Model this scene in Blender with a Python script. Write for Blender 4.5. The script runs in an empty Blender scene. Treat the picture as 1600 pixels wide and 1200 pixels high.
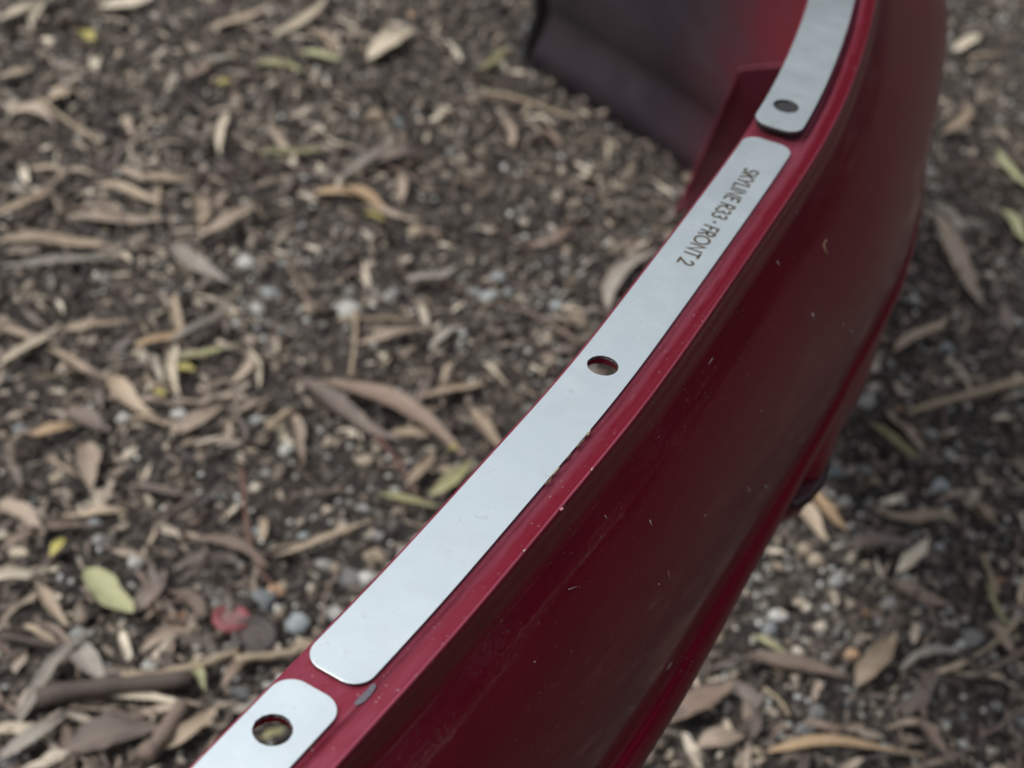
import bpy, bmesh, math, random
import numpy as np
from mathutils import Vector, Matrix, Euler, geometry
from mathutils import noise as mnoise

rng = np.random.default_rng(7)
random.seed(7)
SC = bpy.context.scene
COL = SC.collection

# ------------------------------------------------------------------ camera
CAM_H, PITCH, ROLL, FPX = 0.87, math.radians(39.5), math.radians(7.0), 2800.0
FWD = Vector((0, math.cos(PITCH), -math.sin(PITCH)))
_R = Vector((1, 0, 0)); _U = Vector((0, math.sin(PITCH), math.cos(PITCH)))
CX = math.cos(ROLL) * _R + math.sin(ROLL) * _U
CY = -math.sin(ROLL) * _R + math.cos(ROLL) * _U
cam = bpy.data.objects.new('camera', bpy.data.cameras.new('camera'))
COL.objects.link(cam)
m3 = Matrix((CX, CY, -FWD)).transposed()
cam.matrix_world = Matrix.Translation((0, 0, CAM_H)) @ m3.to_4x4()
cam.data.sensor_width = 36.0
cam.data.lens = FPX / 1600 * 36
cam.data.clip_start = 0.02
cam.data.clip_end = 400
cam.data.dof.use_dof = True
cam.data.dof.focus_distance = 0.585
cam.data.dof.aperture_fstop = 11.0
cam.data.dof.aperture_blades = 9
SC.camera = cam

# ------------------------------------------------------------------ sky, sun, exposure
SUN_EL, SUN_AZ = math.radians(56), math.radians(-105)      # azimuth from +Y towards +X
w = bpy.data.worlds.new('World'); SC.world = w; w.use_nodes = True
nt = w.node_tree; nt.nodes.clear()
sky = nt.nodes.new('ShaderNodeTexSky'); sky.sky_type = 'NISHITA'; sky.sun_disc = False
sky.sun_elevation = SUN_EL; sky.sun_rotation = SUN_AZ
sky.air_density = 1.0; sky.dust_density = 2.0; sky.ozone_density = 1.0; sky.altitude = 50
hs = nt.nodes.new('ShaderNodeHueSaturation'); hs.inputs['Saturation'].default_value = 0.27
bg = nt.nodes.new('ShaderNodeBackground'); bg.inputs['Strength'].default_value = 0.15
wo = nt.nodes.new('ShaderNodeOutputWorld')
nt.links.new(sky.outputs[0], hs.inputs['Color']); nt.links.new(hs.outputs[0], bg.inputs['Color'])
nt.links.new(bg.outputs[0], wo.inputs['Surface'])
sun = bpy.data.objects.new('sun', bpy.data.lights.new('sun', 'SUN')); COL.objects.link(sun)
sun.data.energy = 1.5; sun.data.angle = math.radians(26); sun.data.color = (1.0, 0.97, 0.92)
sdir = Vector((math.sin(SUN_AZ) * math.cos(SUN_EL), math.cos(SUN_AZ) * math.cos(SUN_EL), math.sin(SUN_EL)))
sun.rotation_euler = sdir.to_track_quat('Z', 'Y').to_euler()
SC.view_settings.view_transform = 'Standard'; SC.view_settings.look = 'None'
SC.view_settings.exposure = 1.0; SC.view_settings.gamma = 1.0
SC.view_settings.use_curve_mapping = False
SC.render.engine = 'CYCLES'
SC.cycles.use_denoising = True
SC.cycles.max_bounces = 6; SC.cycles.diffuse_bounces = 3; SC.cycles.glossy_bounces = 4

# ------------------------------------------------------------------ helpers
def at(u, v, z=0.0):
    """the point of the place at height z seen at photograph pixel (u, v)"""
    d = FWD + CX * ((u - 800) / FPX) + CY * ((600 - v) / FPX)
    k = (z - CAM_H) / d.z
    return Vector((d.x * k, d.y * k, z))

def tag(o, label=None, cat=None, group=None, kind=None):
    if label: o['label'] = label
    if cat: o['category'] = cat
    if group: o['group'] = group
    if kind: o['kind'] = kind
    return o

def link(name, me, parent=None, mat=None, smooth=True):
    o = bpy.data.objects.new(name, me); COL.objects.link(o)
    if mat: me.materials.append(mat)
    if smooth and len(me.polygons): me.polygons.foreach_set('use_smooth', [True] * len(me.polygons))
    if parent: o.parent = parent
    return o

def mesh(name, verts, faces):
    me = bpy.data.meshes.new(name); me.from_pydata([tuple(v) for v in verts], [], [tuple(f) for f in faces]); me.update()
    return me

def bulk(name, V, F):
    """fast mesh from numpy triangles"""
    me = bpy.data.meshes.new(name)
    me.vertices.add(len(V)); me.vertices.foreach_set('co', np.asarray(V, np.float32).ravel())
    F = np.asarray(F, np.int32); k = F.shape[1]
    me.loops.add(F.size); me.loops.foreach_set('vertex_index', F.ravel())
    me.polygons.add(len(F)); me.polygons.foreach_set('loop_start', np.arange(0, F.size, k, dtype=np.int32))
    me.polygons.foreach_set('loop_total', np.full(len(F), k, np.int32))
    me.update(calc_edges=True); me.validate()
    return me

class NT:
    def __init__(s, name):
        s.m = bpy.data.materials.new(name); s.m.use_nodes = True
        s.t = s.m.node_tree; s.b = s.t.nodes['Principled BSDF']
    def n(s, typ, **kw):
        x = s.t.nodes.new('ShaderNode' + typ)
        for k, v in kw.items():
            if k in x.inputs: 
                x.inputs[k].default_value = v
            else: setattr(x, k, v)
        return x
    def l(s, a, b): s.t.links.new(a, b)
    def ramp(s, src, stops):
        r = s.n('ValToRGB'); e = r.color_ramp.elements
        while len(e) < len(stops): e.new(0.5)
        for i, (p, c) in enumerate(stops):
            e[i].position = p; e[i].color = (*c, 1) if len(c) == 3 else c
        s.l(src, r.inputs[0]); return r.outputs[0]
    def noise(s, vec, scale, detail=4, rough=0.55, dist=0.0):
        x = s.n('TexNoise'); x.inputs['Scale'].default_value = scale; x.inputs['Detail'].default_value = detail
        x.inputs['Roughness'].default_value = rough; x.inputs['Distortion'].default_value = dist
        if vec is not None: s.l(vec, x.inputs['Vector'])
        return x.outputs['Fac']
    def mul(s, vec, v3):
        x = s.n('VectorMath', operation='MULTIPLY'); s.l(vec, x.inputs[0]); x.inputs[1].default_value = v3
        return x.outputs[0]
    def mix(s, f, a, b, typ='MIX'):
        x = s.n('Mix', data_type='RGBA', blend_type=typ)
        for i, v in ((0, f), (6, a), (7, b)):
            if hasattr(v, 'is_output') or isinstance(v, bpy.types.NodeSocket): s.l(v, x.inputs[i])
            elif i == 0: x.inputs[0].default_value = v
            else: x.inputs[i].default_value = (*v, 1)
        return x.outputs[2]
    def math(s, op, a, b=None, clamp=False):
        x = s.n('Math', operation=op); x.use_clamp = clamp
        for i, v in enumerate((a, b)):
            if v is None: continue
            if isinstance(v, bpy.types.NodeSocket): s.l(v, x.inputs[i])
            else: x.inputs[i].default_value = v
        return x.outputs[0]
    def bump(s, h, strength=0.3, dist=0.001):
        x = s.n('Bump'); x.inputs['Strength'].default_value = strength; x.inputs['Distance'].default_value = dist
        s.l(h, x.inputs['Height']); s.l(x.outputs[0], s.b.inputs['Normal']); return x

# ------------------------------------------------------------------ materials
def mat_soil():
    k = NT('soil'); tc = k.n('TexCoord').outputs['Object']
    a = k.noise(tc, 9, 6, .6); b = k.noise(tc, 160, 6, .7); c = k.noise(tc, 900, 3, .7)
    col = k.ramp(a, [(.3, (.013, .010, .008)), (.7, (.032, .025, .020))])
    col2 = k.ramp(b, [(.35, (.45, .45, .45)), (.65, (1.45, 1.35, 1.3))])
    col = k.mix(1.0, col, col2, 'MULTIPLY')
    f = k.n('TexVoronoi'); f.inputs['Scale'].default_value = 220; k.l(tc, f.inputs['Vector'])
    g = k.ramp(f.outputs['Color'], [(.62, (0, 0, 0)), (.8, (1, 1, 1))])
    col = k.mix(g, col, (.12, .10, .085))
    k.l(col, k.b.inputs['Base Color']); k.b.inputs['Roughness'].default_value = .9
    h = k.math('ADD', b, k.math('MULTIPLY', c, .4)); k.bump(h, .9, .006)
    return k.m

def mat_crumb(name, stops, rough=.85, nscale=300):
    """colour differs from piece to piece"""
    k = NT(name); geo = k.n('NewGeometry').outputs['Random Per Island']; tc = k.n('TexCoord').outputs['Object']
    col = k.ramp(geo, stops)
    n = k.noise(tc, nscale, 4, .65)
    col = k.mix(1.0, col, k.ramp(n, [(.3, (.62, .62, .62)), (.7, (1.3, 1.3, 1.3))]), 'MULTIPLY')
    k.l(col, k.b.inputs['Base Color']); k.b.inputs['Roughness'].default_value = rough
    k.bump(n, .5, .001)
    return k.m

def mat_leaf(name, ca, cb, cv, rough=.6):
    k = NT(name); uv = k.n('UVMap').outputs[0]; oi = k.n('ObjectInfo')
    add = k.n('VectorMath', operation='ADD'); k.l(uv, add.inputs[0]); k.l(oi.outputs['Random'], add.inputs[1])
    n = k.noise(k.mul(add.outputs[0], (3.0, 2.2, 1)), 1.6, 5, .6)
    r = k.math('ADD', k.math('MULTIPLY', n, .75), k.math('MULTIPLY', oi.outputs['Random'], .35))
    col = k.ramp(r, [(.32, ca), (.72, cb)])
    sep = k.n('SeparateXYZ'); k.l(uv, sep.inputs[0])
    mid = k.math('ABSOLUTE', k.math('SUBTRACT', sep.outputs[1], .5))
    vein = k.ramp(mid, [(.012, (1, 1, 1)), (.045, (0, 0, 0))])
    col = k.mix(k.math('MULTIPLY', vein, .5), col, cv)
    spots = k.noise(add.outputs[0], 26, 3, .7)
    sp = k.ramp(spots, [(.60, (0, 0, 0)), (.70, (1, 1, 1))])
    col = k.mix(k.math('MULTIPLY', sp, .55), col, tuple(c * .35 for c in ca))
    k.l(col, k.b.inputs['Base Color']); k.b.inputs['Roughness'].default_value = rough
    fine = k.noise(k.mul(uv, (10, 60, 1)), 4, 3, .6)
    k.bump(k.math('ADD', fine, vein), .35, .0012)
    return k.m

def mat_stone(name, ca, cb, cc):
    k = NT(name); tc = k.n('TexCoord').outputs['Object']; oi = k.n('ObjectInfo').outputs['Random']
    add = k.n('VectorMath', operation='ADD'); k.l(tc, add.inputs[0]); k.l(oi, add.inputs[1])
    n = k.noise(add.outputs[0], 90, 6, .65); n2 = k.noise(add.outputs[0], 420, 3, .7)
    col = k.ramp(k.math('ADD', k.math('MULTIPLY', n, .8), k.math('MULTIPLY', oi, .3)), [(.32, ca), (.55, cb), (.8, cc)])
    col = k.mix(k.ramp(n2, [(.55, (0, 0, 0)), (.72, (.7, .7, .7))]), col, (.07, .055, .045))
    k.l(col, k.b.inputs['Base Color']); k.b.inputs['Roughness'].default_value = .75
    k.bump(k.math('ADD', n, n2), .5, .002)
    return k.m

def mat_paint():
    """candy red bumper paint: dark clear-coated colour, dull and dusty where the weather has chalked the flange (UV u = metres along, v = metres round the section)"""
    k = NT('red_paint'); uv = k.n('UVMap').outputs[0]; tc = k.n('TexCoord').outputs['Object']
    sep = k.n('SeparateXYZ'); k.l(uv, sep.inputs[0]); v = sep.outputs[1]
    base = k.mix(k.noise(tc, 22, 3, .5), (.215, .0022, .023), (.33, .0042, .031))
    # chalked clear coat on the flange (v < .045)
    zone = k.n('MapRange'); zone.inputs['From Min'].default_value = .0343; zone.inputs['From Max'].default_value = .0336
    k.l(v, zone.inputs['Value'])
    n1 = k.noise(k.mul(uv, (55, 260, 1)), 1, 6, .68, .4); n2 = k.noise(k.mul(uv, (8, 30, 1)), 1, 3, .5)
    band = k.n('MapRange', interpolation_type='SMOOTHSTEP'); band.inputs['From Min'].default_value = .0302; band.inputs['From Max'].default_value = .0262
    k.l(k.math('ADD', v, k.math('MULTIPLY', k.math('SUBTRACT', n1, .5), .008)), band.inputs['Value'])
    near = k.n('MapRange', interpolation_type='SMOOTHSTEP'); near.inputs['From Min'].default_value = .40; near.inputs['From Max'].default_value = .27
    k.l(k.math('ADD', sep.outputs[0], k.math('MULTIPLY', k.math('SUBTRACT', n2, .5), .2)), near.inputs['Value'])
    worn = k.math('MAXIMUM', k.math('MULTIPLY', band.outputs[0], .95), k.math('ADD', k.math('MULTIPLY', near.outputs[0], .8), .10), clamp=True)
    chalk = k.math('MULTIPLY', k.math('MULTIPLY', worn, k.ramp(k.math('ADD', k.math('MULTIPLY', n1, .55), k.math('MULTIPLY', n2, .6)), [(.40, (.30, .30, .30)), (.66, (1, 1, 1))])), zone.outputs[0])
    col = k.mix(k.math('MULTIPLY', zone.outputs[0], 1.0), base, (.24, .004, .018))
    col = k.mix(k.math('MULTIPLY', chalk, .55), col, (.30, .11, .155))
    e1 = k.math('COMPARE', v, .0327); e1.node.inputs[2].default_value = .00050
    col = k.mix(k.math('MULTIPLY', e1, k.ramp(n2, [(.35, (.35, .35, .35)), (.6, (.9, .9, .9))])), col, (.62, .13, .19))  # worn crease edge, with the edge highlight painted into the same pale line
    # rib: the paint is a little brighter where it was resprayed
    # dust specks and small chips
    sp = k.n('TexVoronoi'); sp.inputs['Scale'].default_value = 170; k.l(tc, sp.inputs['Vector'])
    rnd = k.n('SeparateColor'); k.l(sp.outputs['Color'], rnd.inputs[0])
    rad = k.math('MULTIPLY', k.math('POWER', rnd.outputs[0], 11), .13)
    speck = k.math('LESS_THAN', sp.outputs['Distance'], rad)
    sp2 = k.n('TexVoronoi'); sp2.inputs['Scale'].default_value = 620; k.l(tc, sp2.inputs['Vector'])
    rn2 = k.n('SeparateColor'); k.l(sp2.outputs['Color'], rn2.inputs[0])
    speck2 = k.math('MULTIPLY', k.math('LESS_THAN', sp2.outputs['Distance'], k.math('MULTIPLY', k.math('POWER', rn2.outputs[1], 5), .30)), .75)
    cover = k.ramp(k.noise(tc, 16, 3, .6), [(.40, (.25, .25, .25)), (.62, (1, 1, 1))])
    sk = k.math('MULTIPLY', k.math('MAXIMUM', speck, speck2), cover)
    col = k.mix(k.math('MULTIPLY', sk, .6), col, (.42, .33, .30))
    # thin dusty scratches running along the face
    sc = k.noise(k.mul(uv, (7, 900, 1)), 1, 3, .6, .3)
    low = k.n('MapRange', interpolation_type='SMOOTHSTEP'); low.inputs['From Min'].default_value = .120; low.inputs['From Max'].default_value = .158
    low.inputs['To Min'].default_value = .12; low.inputs['To Max'].default_value = .55; k.l(v, low.inputs['Value'])
    scm = k.math('MULTIPLY', k.ramp(k.math('ADD', sc, k.math('MULTIPLY', low.outputs[0], .10)), [(.68, (0, 0, 0)), (.76, (1, 1, 1))]), low.outputs[0])
    col = k.mix(scm, col, (.40, .28, .27))
    k.l(col, k.b.inputs['Base Color'])
    k.b.inputs['Metallic'].default_value = .92
    fl = k.n('TexVoronoi'); fl.inputs['Scale'].default_value = 2600; k.l(tc, fl.inputs['Vector'])
    r = k.math('ADD', k.math('MULTIPLY', chalk, .18), .38); k.l(r, k.b.inputs['Roughness'])
    # flake sparkle in the base layer only
    nm = k.n('Bump'); nm.inputs['Strength'].default_value = .10; nm.inputs['Distance'].default_value = .0004
    k.l(fl.outputs['Color'], nm.inputs['Height']); k.l(nm.outputs[0], k.b.inputs['Normal'])
    k.l(k.math('SUBTRACT', .55, k.math('MULTIPLY', zone.outputs[0], .38)), k.b.inputs['Coat Weight'])
    smear = k.noise(k.mul(uv, (5, 60, 1)), 1, 5, .6)
    k.l(k.math('ADD', k.math('MULTIPLY', smear, .10), .045), k.b.inputs['Coat Roughness'])
    peel = k.noise(tc, 330, 2, .5)
    cb = k.n('Bump'); cb.inputs['Strength'].default_value = .10; cb.inputs['Distance'].default_value = .0006
    k.l(peel, cb.inputs['Height']); k.l(cb.outputs[0], k.b.inputs['Coat Normal'])
    return k.m

def mat_inner():
    """bare plum-grey plastic behind the bumper with red overspray near the corner (UV as for the paint)"""
    k = NT('bare_plastic'); uv = k.n('UVMap').outputs[0]; tc = k.n('TexCoord').outputs['Object']
    sep = k.n('SeparateXYZ'); k.l(uv, sep.inputs[0])
    n = k.noise(tc, 14, 5, .6)
    col = k.mix(n, (.013, .010, .014), (.034, .024, .032))
    dust = k.ramp(k.noise(tc, 7, 4, .6), [(.45, (0, 0, 0)), (.75, (.35, .35, .35))])
    col = k.mix(dust, col, (.07, .063, .066))
    m1 = k.n('MapRange', interpolation_type='SMOOTHSTEP'); m1.inputs['From Min'].default_value = 1.42; m1.inputs['From Max'].default_value = 1.20
    k.l(k.math('ADD', sep.outputs[0], k.math('MULTIPLY', k.math('SUBTRACT', n, .5), .12)), m1.inputs['Value'])
    col = k.mix(m1.outputs[0], col, (.15, .009, .020))
    k.l(col, k.b.inputs['Base Color']); k.b.inputs['Roughness'].default_value = .42
    k.bump(k.noise(tc, 500, 3, .6), .15, .0006)
    return k.m

def mat_steel():
    k = NT('satin_steel'); tc = k.n('TexCoord').outputs['Object']
    n = k.noise(tc, 35, 5, .6, .6); n2 = k.noise(tc, 130, 5, .65, 1.2)
    k.l(k.mix(n, (.765, .835, .830), (.83, .895, .885)), k.b.inputs['Base Color'])
    k.b.inputs['Metallic'].default_value = 1.0
    r = k.math('ADD', .25, k.math('ADD', k.math('MULTIPLY', n, .12), k.math('MULTIPLY', n2, .14))); k.l(r, k.b.inputs['Roughness'])
    # faint curved scuffs and finger marks
    wv = k.n('TexWave', wave_type='RINGS'); wv.inputs['Scale'].default_value = 60; wv.inputs['Distortion'].default_value = 14
    wv.inputs['Detail'].default_value = 3; wv.inputs['Detail Scale'].default_value = 2.5; k.l(tc, wv.inputs['Vector'])
    sm = k.math('MULTIPLY', k.ramp(wv.outputs['Fac'], [(.86, (0, 0, 0)), (.95, (1, 1, 1))]), k.ramp(n2, [(.55, (0, 0, 0)), (.66, (1, 1, 1))]))
    col = k.mix(k.math('MULTIPLY', sm, .38), k.b.inputs['Base Color'].links[0].from_socket, (.52, .55, .57))
    dirt = k.ramp(k.noise(tc, 60, 5, .7), [(.50, (0, 0, 0)), (.76, (.32, .32, .32))])
    col = k.mix(dirt, col, (.62, .65, .655))
    k.l(col, k.b.inputs['Base Color'])
    k.bump(k.noise(tc, 2500, 2, .5), .04, .0002)
    return k.m

def mat_plain(name, col, rough=.6, metal=0.0, var=.3, scale=200, coat=0.0):
    k = NT(name); tc = k.n('TexCoord').outputs['Object']; n = k.noise(tc, scale, 4, .6)
    k.l(k.mix(n, tuple(c * (1 - var) for c in col), tuple(min(1, c * (1 + var)) for c in col)), k.b.inputs['Base Color'])
    k.b.inputs['Roughness'].default_value = rough; k.b.inputs['Metallic'].default_value = metal
    k.b.inputs['Coat Weight'].default_value = coat
    k.bump(n, .3, .0008)
    return k.m

SOIL = mat_soil(); PAINT = mat_paint(); INNER = mat_inner(); STEEL = mat_steel()
LEAFM = {
    'tan':    mat_leaf('leaf_tan', (.17, .125, .085), (.33, .26, .185), (.40, .33, .24)),
    'pale':   mat_leaf('leaf_pale', (.30, .25, .18), (.50, .44, .34), (.55, .48, .36)),
    'brown':  mat_leaf('leaf_brown', (.085, .060, .045), (.20, .145, .110), (.24, .18, .13)),
    'plum':   mat_leaf('leaf_plum', (.072, .054, .045), (.16, .124, .104), (.19, .148, .11)),
    'pink':   mat_leaf('leaf_pink', (.18, .138, .104), (.32, .255, .195), (.36, .29, .21)),
    'grey':   mat_leaf('leaf_grey', (.115, .10, .082), (.26, .235, .20), (.28, .24, .19)),
    'dark':   mat_leaf('leaf_dark', (.030, .022, .018), (.075, .055, .045), (.10, .07, .05)),
    'orange': mat_leaf('leaf_orange', (.20, .13, .07), (.34, .24, .14), (.38, .28, .17)),
    'olive':  mat_leaf('leaf_olive', (.12, .11, .05), (.23, .22, .11), (.28, .27, .15)),
    'green':  mat_leaf('leaf_green', (.20, .175, .095), (.32, .33, .18), (.36, .35, .22)),
    'yellow': mat_leaf('leaf_yellow', (.22, .18, .06), (.34, .30, .08), (.36, .33, .13)),
}
STONEM = {
    'grey':  mat_stone('stone_grey', (.10, .10, .095), (.20, .20, .19), (.30, .30, .28)),
    'blue':  mat_stone('stone_blue', (.11, .12, .12), (.22, .245, .25), (.38, .40, .40)),
    'white': mat_stone('stone_white', (.22, .22, .20), (.38, .38, .35), (.50, .50, .47)),
    'tan':   mat_stone('stone_tan', (.17, .13, .09), (.30, .24, .17), (.42, .36, .28)),
    'dark':  mat_stone('stone_dark', (.04, .037, .034), (.09, .08, .07), (.14, .13, .12)),
    'rust':  mat_stone('stone_rust', (.22, .11, .06), (.42, .24, .13), (.50, .36, .24)),
}

# ------------------------------------------------------------------ ground
def gz(x, y):
    """height of the soil"""
    p = Vector((x, y, 0))
    far = max(0.0, 1 - math.hypot(x, y - 1.2) / 14)
    return (mnoise.noise(p * 2.3) * .010 + mnoise.noise(p * 8.0 + Vector((3, 1, 0))) * .0055 + mnoise.noise(p * 27 + Vector((9, 4, 2))) * .0028) * (far ** .5 if far > 0 else 0) - .004

def axis(lo, hi, step, far, n):
    a = np.arange(lo, hi + step / 2, step)
    g = np.geomspace(step, far, n)
    return np.r_[lo - np.cumsum(g)[::-1], a, hi + np.cumsum(g)]
gx = axis(-1.3, 1.5, .0085, 30, 34); gy = axis(.2, 2.9, .0085, 30, 34)
Z = np.array([[gz(x, y) for x in gx] for y in gy])
XX, YY = np.meshgrid(gx, gy)
fine = (np.abs(XX - .1) < 1.4) & (YY > .2) & (YY < 2.9)
Z = Z + fine * rng.normal(0, .0009, Z.shape)
V = np.stack([XX, YY, Z], -1).reshape(-1, 3)
nx, ny = len(gx), len(gy)
ii = (np.arange(ny - 1)[:, None] * nx + np.arange(nx - 1)[None]).ravel()
tag(link('ground', bulk('ground', V, np.stack([ii, ii + 1, ii + nx + 1, ii + nx], 1)), mat=SOIL), kind='structure')

def in_view(x, y, z=0, pad=0):
    d = Vector((x, y, z - CAM_H)); f = d.dot(FWD)
    u = 800 + FPX * d.dot(CX) / f; v = 600 - FPX * d.dot(CY) / f
    return u, v, (-pad < u < 1600 + pad and -pad < v < 1200 + pad)

# ------------------------------------------------------------------ bumper: a section swept along the curved rail
CP = [(-.262, -.20), (-.208, -.08), (-.150, .050), (-.097, .170), (-.0336, .3030), (-.006, .357), (.0235, .4195), (.0456, .4675), (.0664, .5186), (.104, .6155), (.1208, .6625),
      (.1371, .7215), (.1490, .780), (.1590, .86), (.1650, .96), (.1640, 1.06), (.150, 1.17), (.120, 1.27), (.074, 1.345), (.010, 1.41), (-.055, 1.475), (-.12, 1.54)]
def spline(cp, n=1800):
    P = np.array(cp, float); d = np.r_[0, np.cumsum(np.hypot(*np.diff(P, axis=0).T))]
    N = len(P); A = np.zeros((N, N)); b = np.zeros((N, 2)); hh = np.diff(d); A[0, 0] = A[-1, -1] = 1
    for i in range(1, N - 1):
        A[i, i - 1] = hh[i - 1]; A[i, i] = 2 * (hh[i - 1] + hh[i]); A[i, i + 1] = hh[i]
        b[i] = 6 * ((P[i + 1] - P[i]) / hh[i] - (P[i] - P[i - 1]) / hh[i - 1])
    M = np.linalg.solve(A, b)
    t = np.linspace(0, d[-1], n); k = np.clip(np.searchsorted(d, t) - 1, 0, N - 2); x = (t - d[k])[:, None]; H = hh[k][:, None]
    Q = M[k] * (H - x) ** 3 / (6 * H) + M[k + 1] * x ** 3 / (6 * H) + (P[k] / H - M[k] * H / 6) * (H - x) + (P[k + 1] / H - M[k + 1] * H / 6) * x
    for _ in range(260): Q[1:-1] = .25 * Q[:-2] + .5 * Q[1:-1] + .25 * Q[2:]
    s = np.r_[0, np.cumsum(np.hypot(*np.diff(Q, axis=0).T))]
    return s, Q
S_, Q_ = spline(CP)
i0 = np.hypot(*(Q_ - np.array([-.0336, .3030])).T).argmin(); S_ = S_ - S_[i0] + .279      # s as measured: .279 where the crease leaves the frame
T_ = np.gradient(Q_, S_, axis=0); T_ /= np.hypot(*T_.T)[:, None]; N_ = np.stack([T_[:, 1], -T_[:, 0]], 1)
S_MIN, S_MAX = float(S_[0]), 1.600
def rail(s, t):
    """s metres along the crease, t metres outwards from it"""
    x = np.interp(s, S_, Q_[:, 0]); y = np.interp(s, S_, Q_[:, 1]); a = np.interp(s, S_, N_[:, 0]); b = np.interp(s, S_, N_[:, 1])
    l = np.hypot(a, b); return x + a / l * t, y + b / l * t

TOP = .480
T_IN, T_FLAT = -.0325, -.0098
HOLES = [(.2776, 'tilt'), (.4737, ''), (.6765, '')]
RIBX = [(-.3, .0245), (.485, .0247), (.54, .0260), (.57, .0270), (.623, .0288), (.684, .0313), (.717, .0350), (.767, .0415), (.82, .0455), (.90, .050), (1.05, .054), (1.7, .056)]
BULX = [(-.3, .0), (.50, .0), (.62, .002), (.70, .0085), (.77, .0125), (.82, .0160), (.87, .0210), (.93, .0270), (1.0, .031), (1.1, .032), (1.7, .031)]
def tab(T, s): return float(np.interp(s, [a for a, b in T], [b for a, b in T]))

def section(s):
    """outline (offset, height) of the painted shell from the flat flange to the tucked edge under the rib"""
    r = tab(RIBX, s); e = tab(BULX, s)
    P = [(T_FLAT, TOP), (-.0088, TOP - .0002), (-.0082, TOP + .0004), (-.0074, TOP + .0011), (-.0060, TOP + .0016), (-.0035, TOP + .0020), (-.0014, TOP + .0021),
         (-.0005, TOP + .0019), (0, TOP + .0013), (.0004, TOP + .0003), (.0006, TOP - .003), (.0007, TOP - .0075), (.0013, TOP - .0112), (.0030, TOP - .0135)]
    q = [(.0062, -.0165), (.0110, -.0228), (.0170, -.0332), (.0218, -.0450), (.0252, -.0575), (.0275, -.0700), (.0287, -.0820), (.0290, -.0940), (.0286, -.1060), (.0278, -.1160), (.0268, -.1240)]
    rr = r - .0247
    for a, z in q:
        f = min(1, (-z - .012) / .062); f = f * f * (3 - 2 * f)
        g = max(0, (-z - .080) / .044); g = g * g * (3 - 2 * g)
        P.append((a + e * f * (1 - g) + rr * g, TOP + z))
    x0 = P[-1][0] - .0068; rs = 1 - .5 * min(1, max(0, (s - .48) / .16))
    for a, z in [(.0066, -.1262), (.0070, -.1276), (.0094, -.1290), (.0122, -.1312), (.0138, -.1345), (.0142, -.1385), (.0130, -.1430), (.0100, -.1465), (.005, -.1485), (-.008, -.1495), (-.022, -.1490), (-.032, -.148)]:
        P.append((x0 + .0068 + (a - .0068) * rs if a > 0 else x0 + a, TOP - .124 + (z + .124) * rs))
    return P

def slant(s, z): return s - .22 * max(0, z) * min(1, max(0, (s - 1.45) / .14))

def sweep_shell():
    bm = bmesh.new(); uvl = bm.loops.layers.uv.new('UVMap')
    st = np.arange(S_MIN, S_MAX, .008)
    # flange: triangulated in the flat with its bolt holes cut out
    pts, edges, faces = [], [], []
    loopi = []
    for s in st: loopi.append((s, T_FLAT))
    for t in np.linspace(T_FLAT, T_IN, 6)[1:-1]: loopi.append((st[-1], t))
    for s in st[::-1]: loopi.append((s, T_IN))
    for t in np.linspace(T_IN, T_FLAT, 6)[1:-1]: loopi.append((st[0], t))
    n0 = len(loopi); pts += loopi; edges += [(i, (i + 1) % n0) for i in range(n0)]
    hs_ = [h[0] for h in HOLES] + [.085, .875, 1.07, -.11]
    for h in hs_:
        k = len(pts); m = 40
        r = .0063
        for j in range(m):
            a = 2 * math.pi * j / m; pts.append((h + r * math.cos(a), -.0216 + r * math.sin(a)))
        edges += [(k + j, k + (j + 1) % m) for j in range(m)]
    for s in st[1:-1]:
        for t in (-.0155, -.0216, -.0275):
            if all(math.hypot(s - h, t + .0216) > .0085 for h in hs_): pts.append((s, t))
    vo, _, fo, *_ = geometry.delaunay_2d_cdt([Vector(p) for p in pts], edges, [], 0, 1e-7)
    vv = []
    for p in vo:
        x, y = rail(p.x, p.y); vv.append(bm.verts.new((x, y, TOP)))
    def setuv(f, d):
        for lp in f.loops: lp[uvl].uv = d[lp.vert]
    uvd = {v: (p.x, p.y + .0325) for v, p in zip(vv, vo)}
    for f in fo:
        c = sum((vo[i] for i in f), Vector((0, 0))) / len(f)
        if any(math.hypot(c.x - h, c.y + .0216) < .0062 for h in hs_): continue
        if not (T_IN < c.y < T_FLAT): continue
        face = bm.faces.new([vv[i] for i in f]); setuv(face, uvd)
    # swept face
    rows = []
    for s in st:
        P = section(s); row = []; L = T_FLAT + .0325; last = P[0]; j_ = 0
        for a, z in P:
            L += math.hypot(a - last[0], z - last[1]); last = (a, z)
            x, y = rail(slant(s, z) if j_ else s, a); v = bm.verts.new((x, y, z)); uvd[v] = (s, L); row.append(v); j_ += 1
        rows.append(row)
    for r0, r1 in zip(rows[:-1], rows[1:]):
        for j in range(len(r0) - 1):
            setuv(bm.faces.new([r0[j], r0[j + 1], r1[j + 1], r1[j]]), uvd)
    bmesh.ops.remove_doubles(bm, verts=bm.verts, dist=2e-6)
    bmesh.ops.recalc_face_normals(bm, faces=bm.faces)
    bm.faces.ensure_lookup_table()
    up = [f for f in bm.faces if f.normal.z > .99 or f.normal.z < -.99]
    if sum(f.normal.z for f in up[:200]) < 0: bmesh.ops.reverse_faces(bm, faces=bm.faces)
    me = bpy.data.meshes.new('shell'); bm.to_mesh(me); bm.free()
    return me

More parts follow.
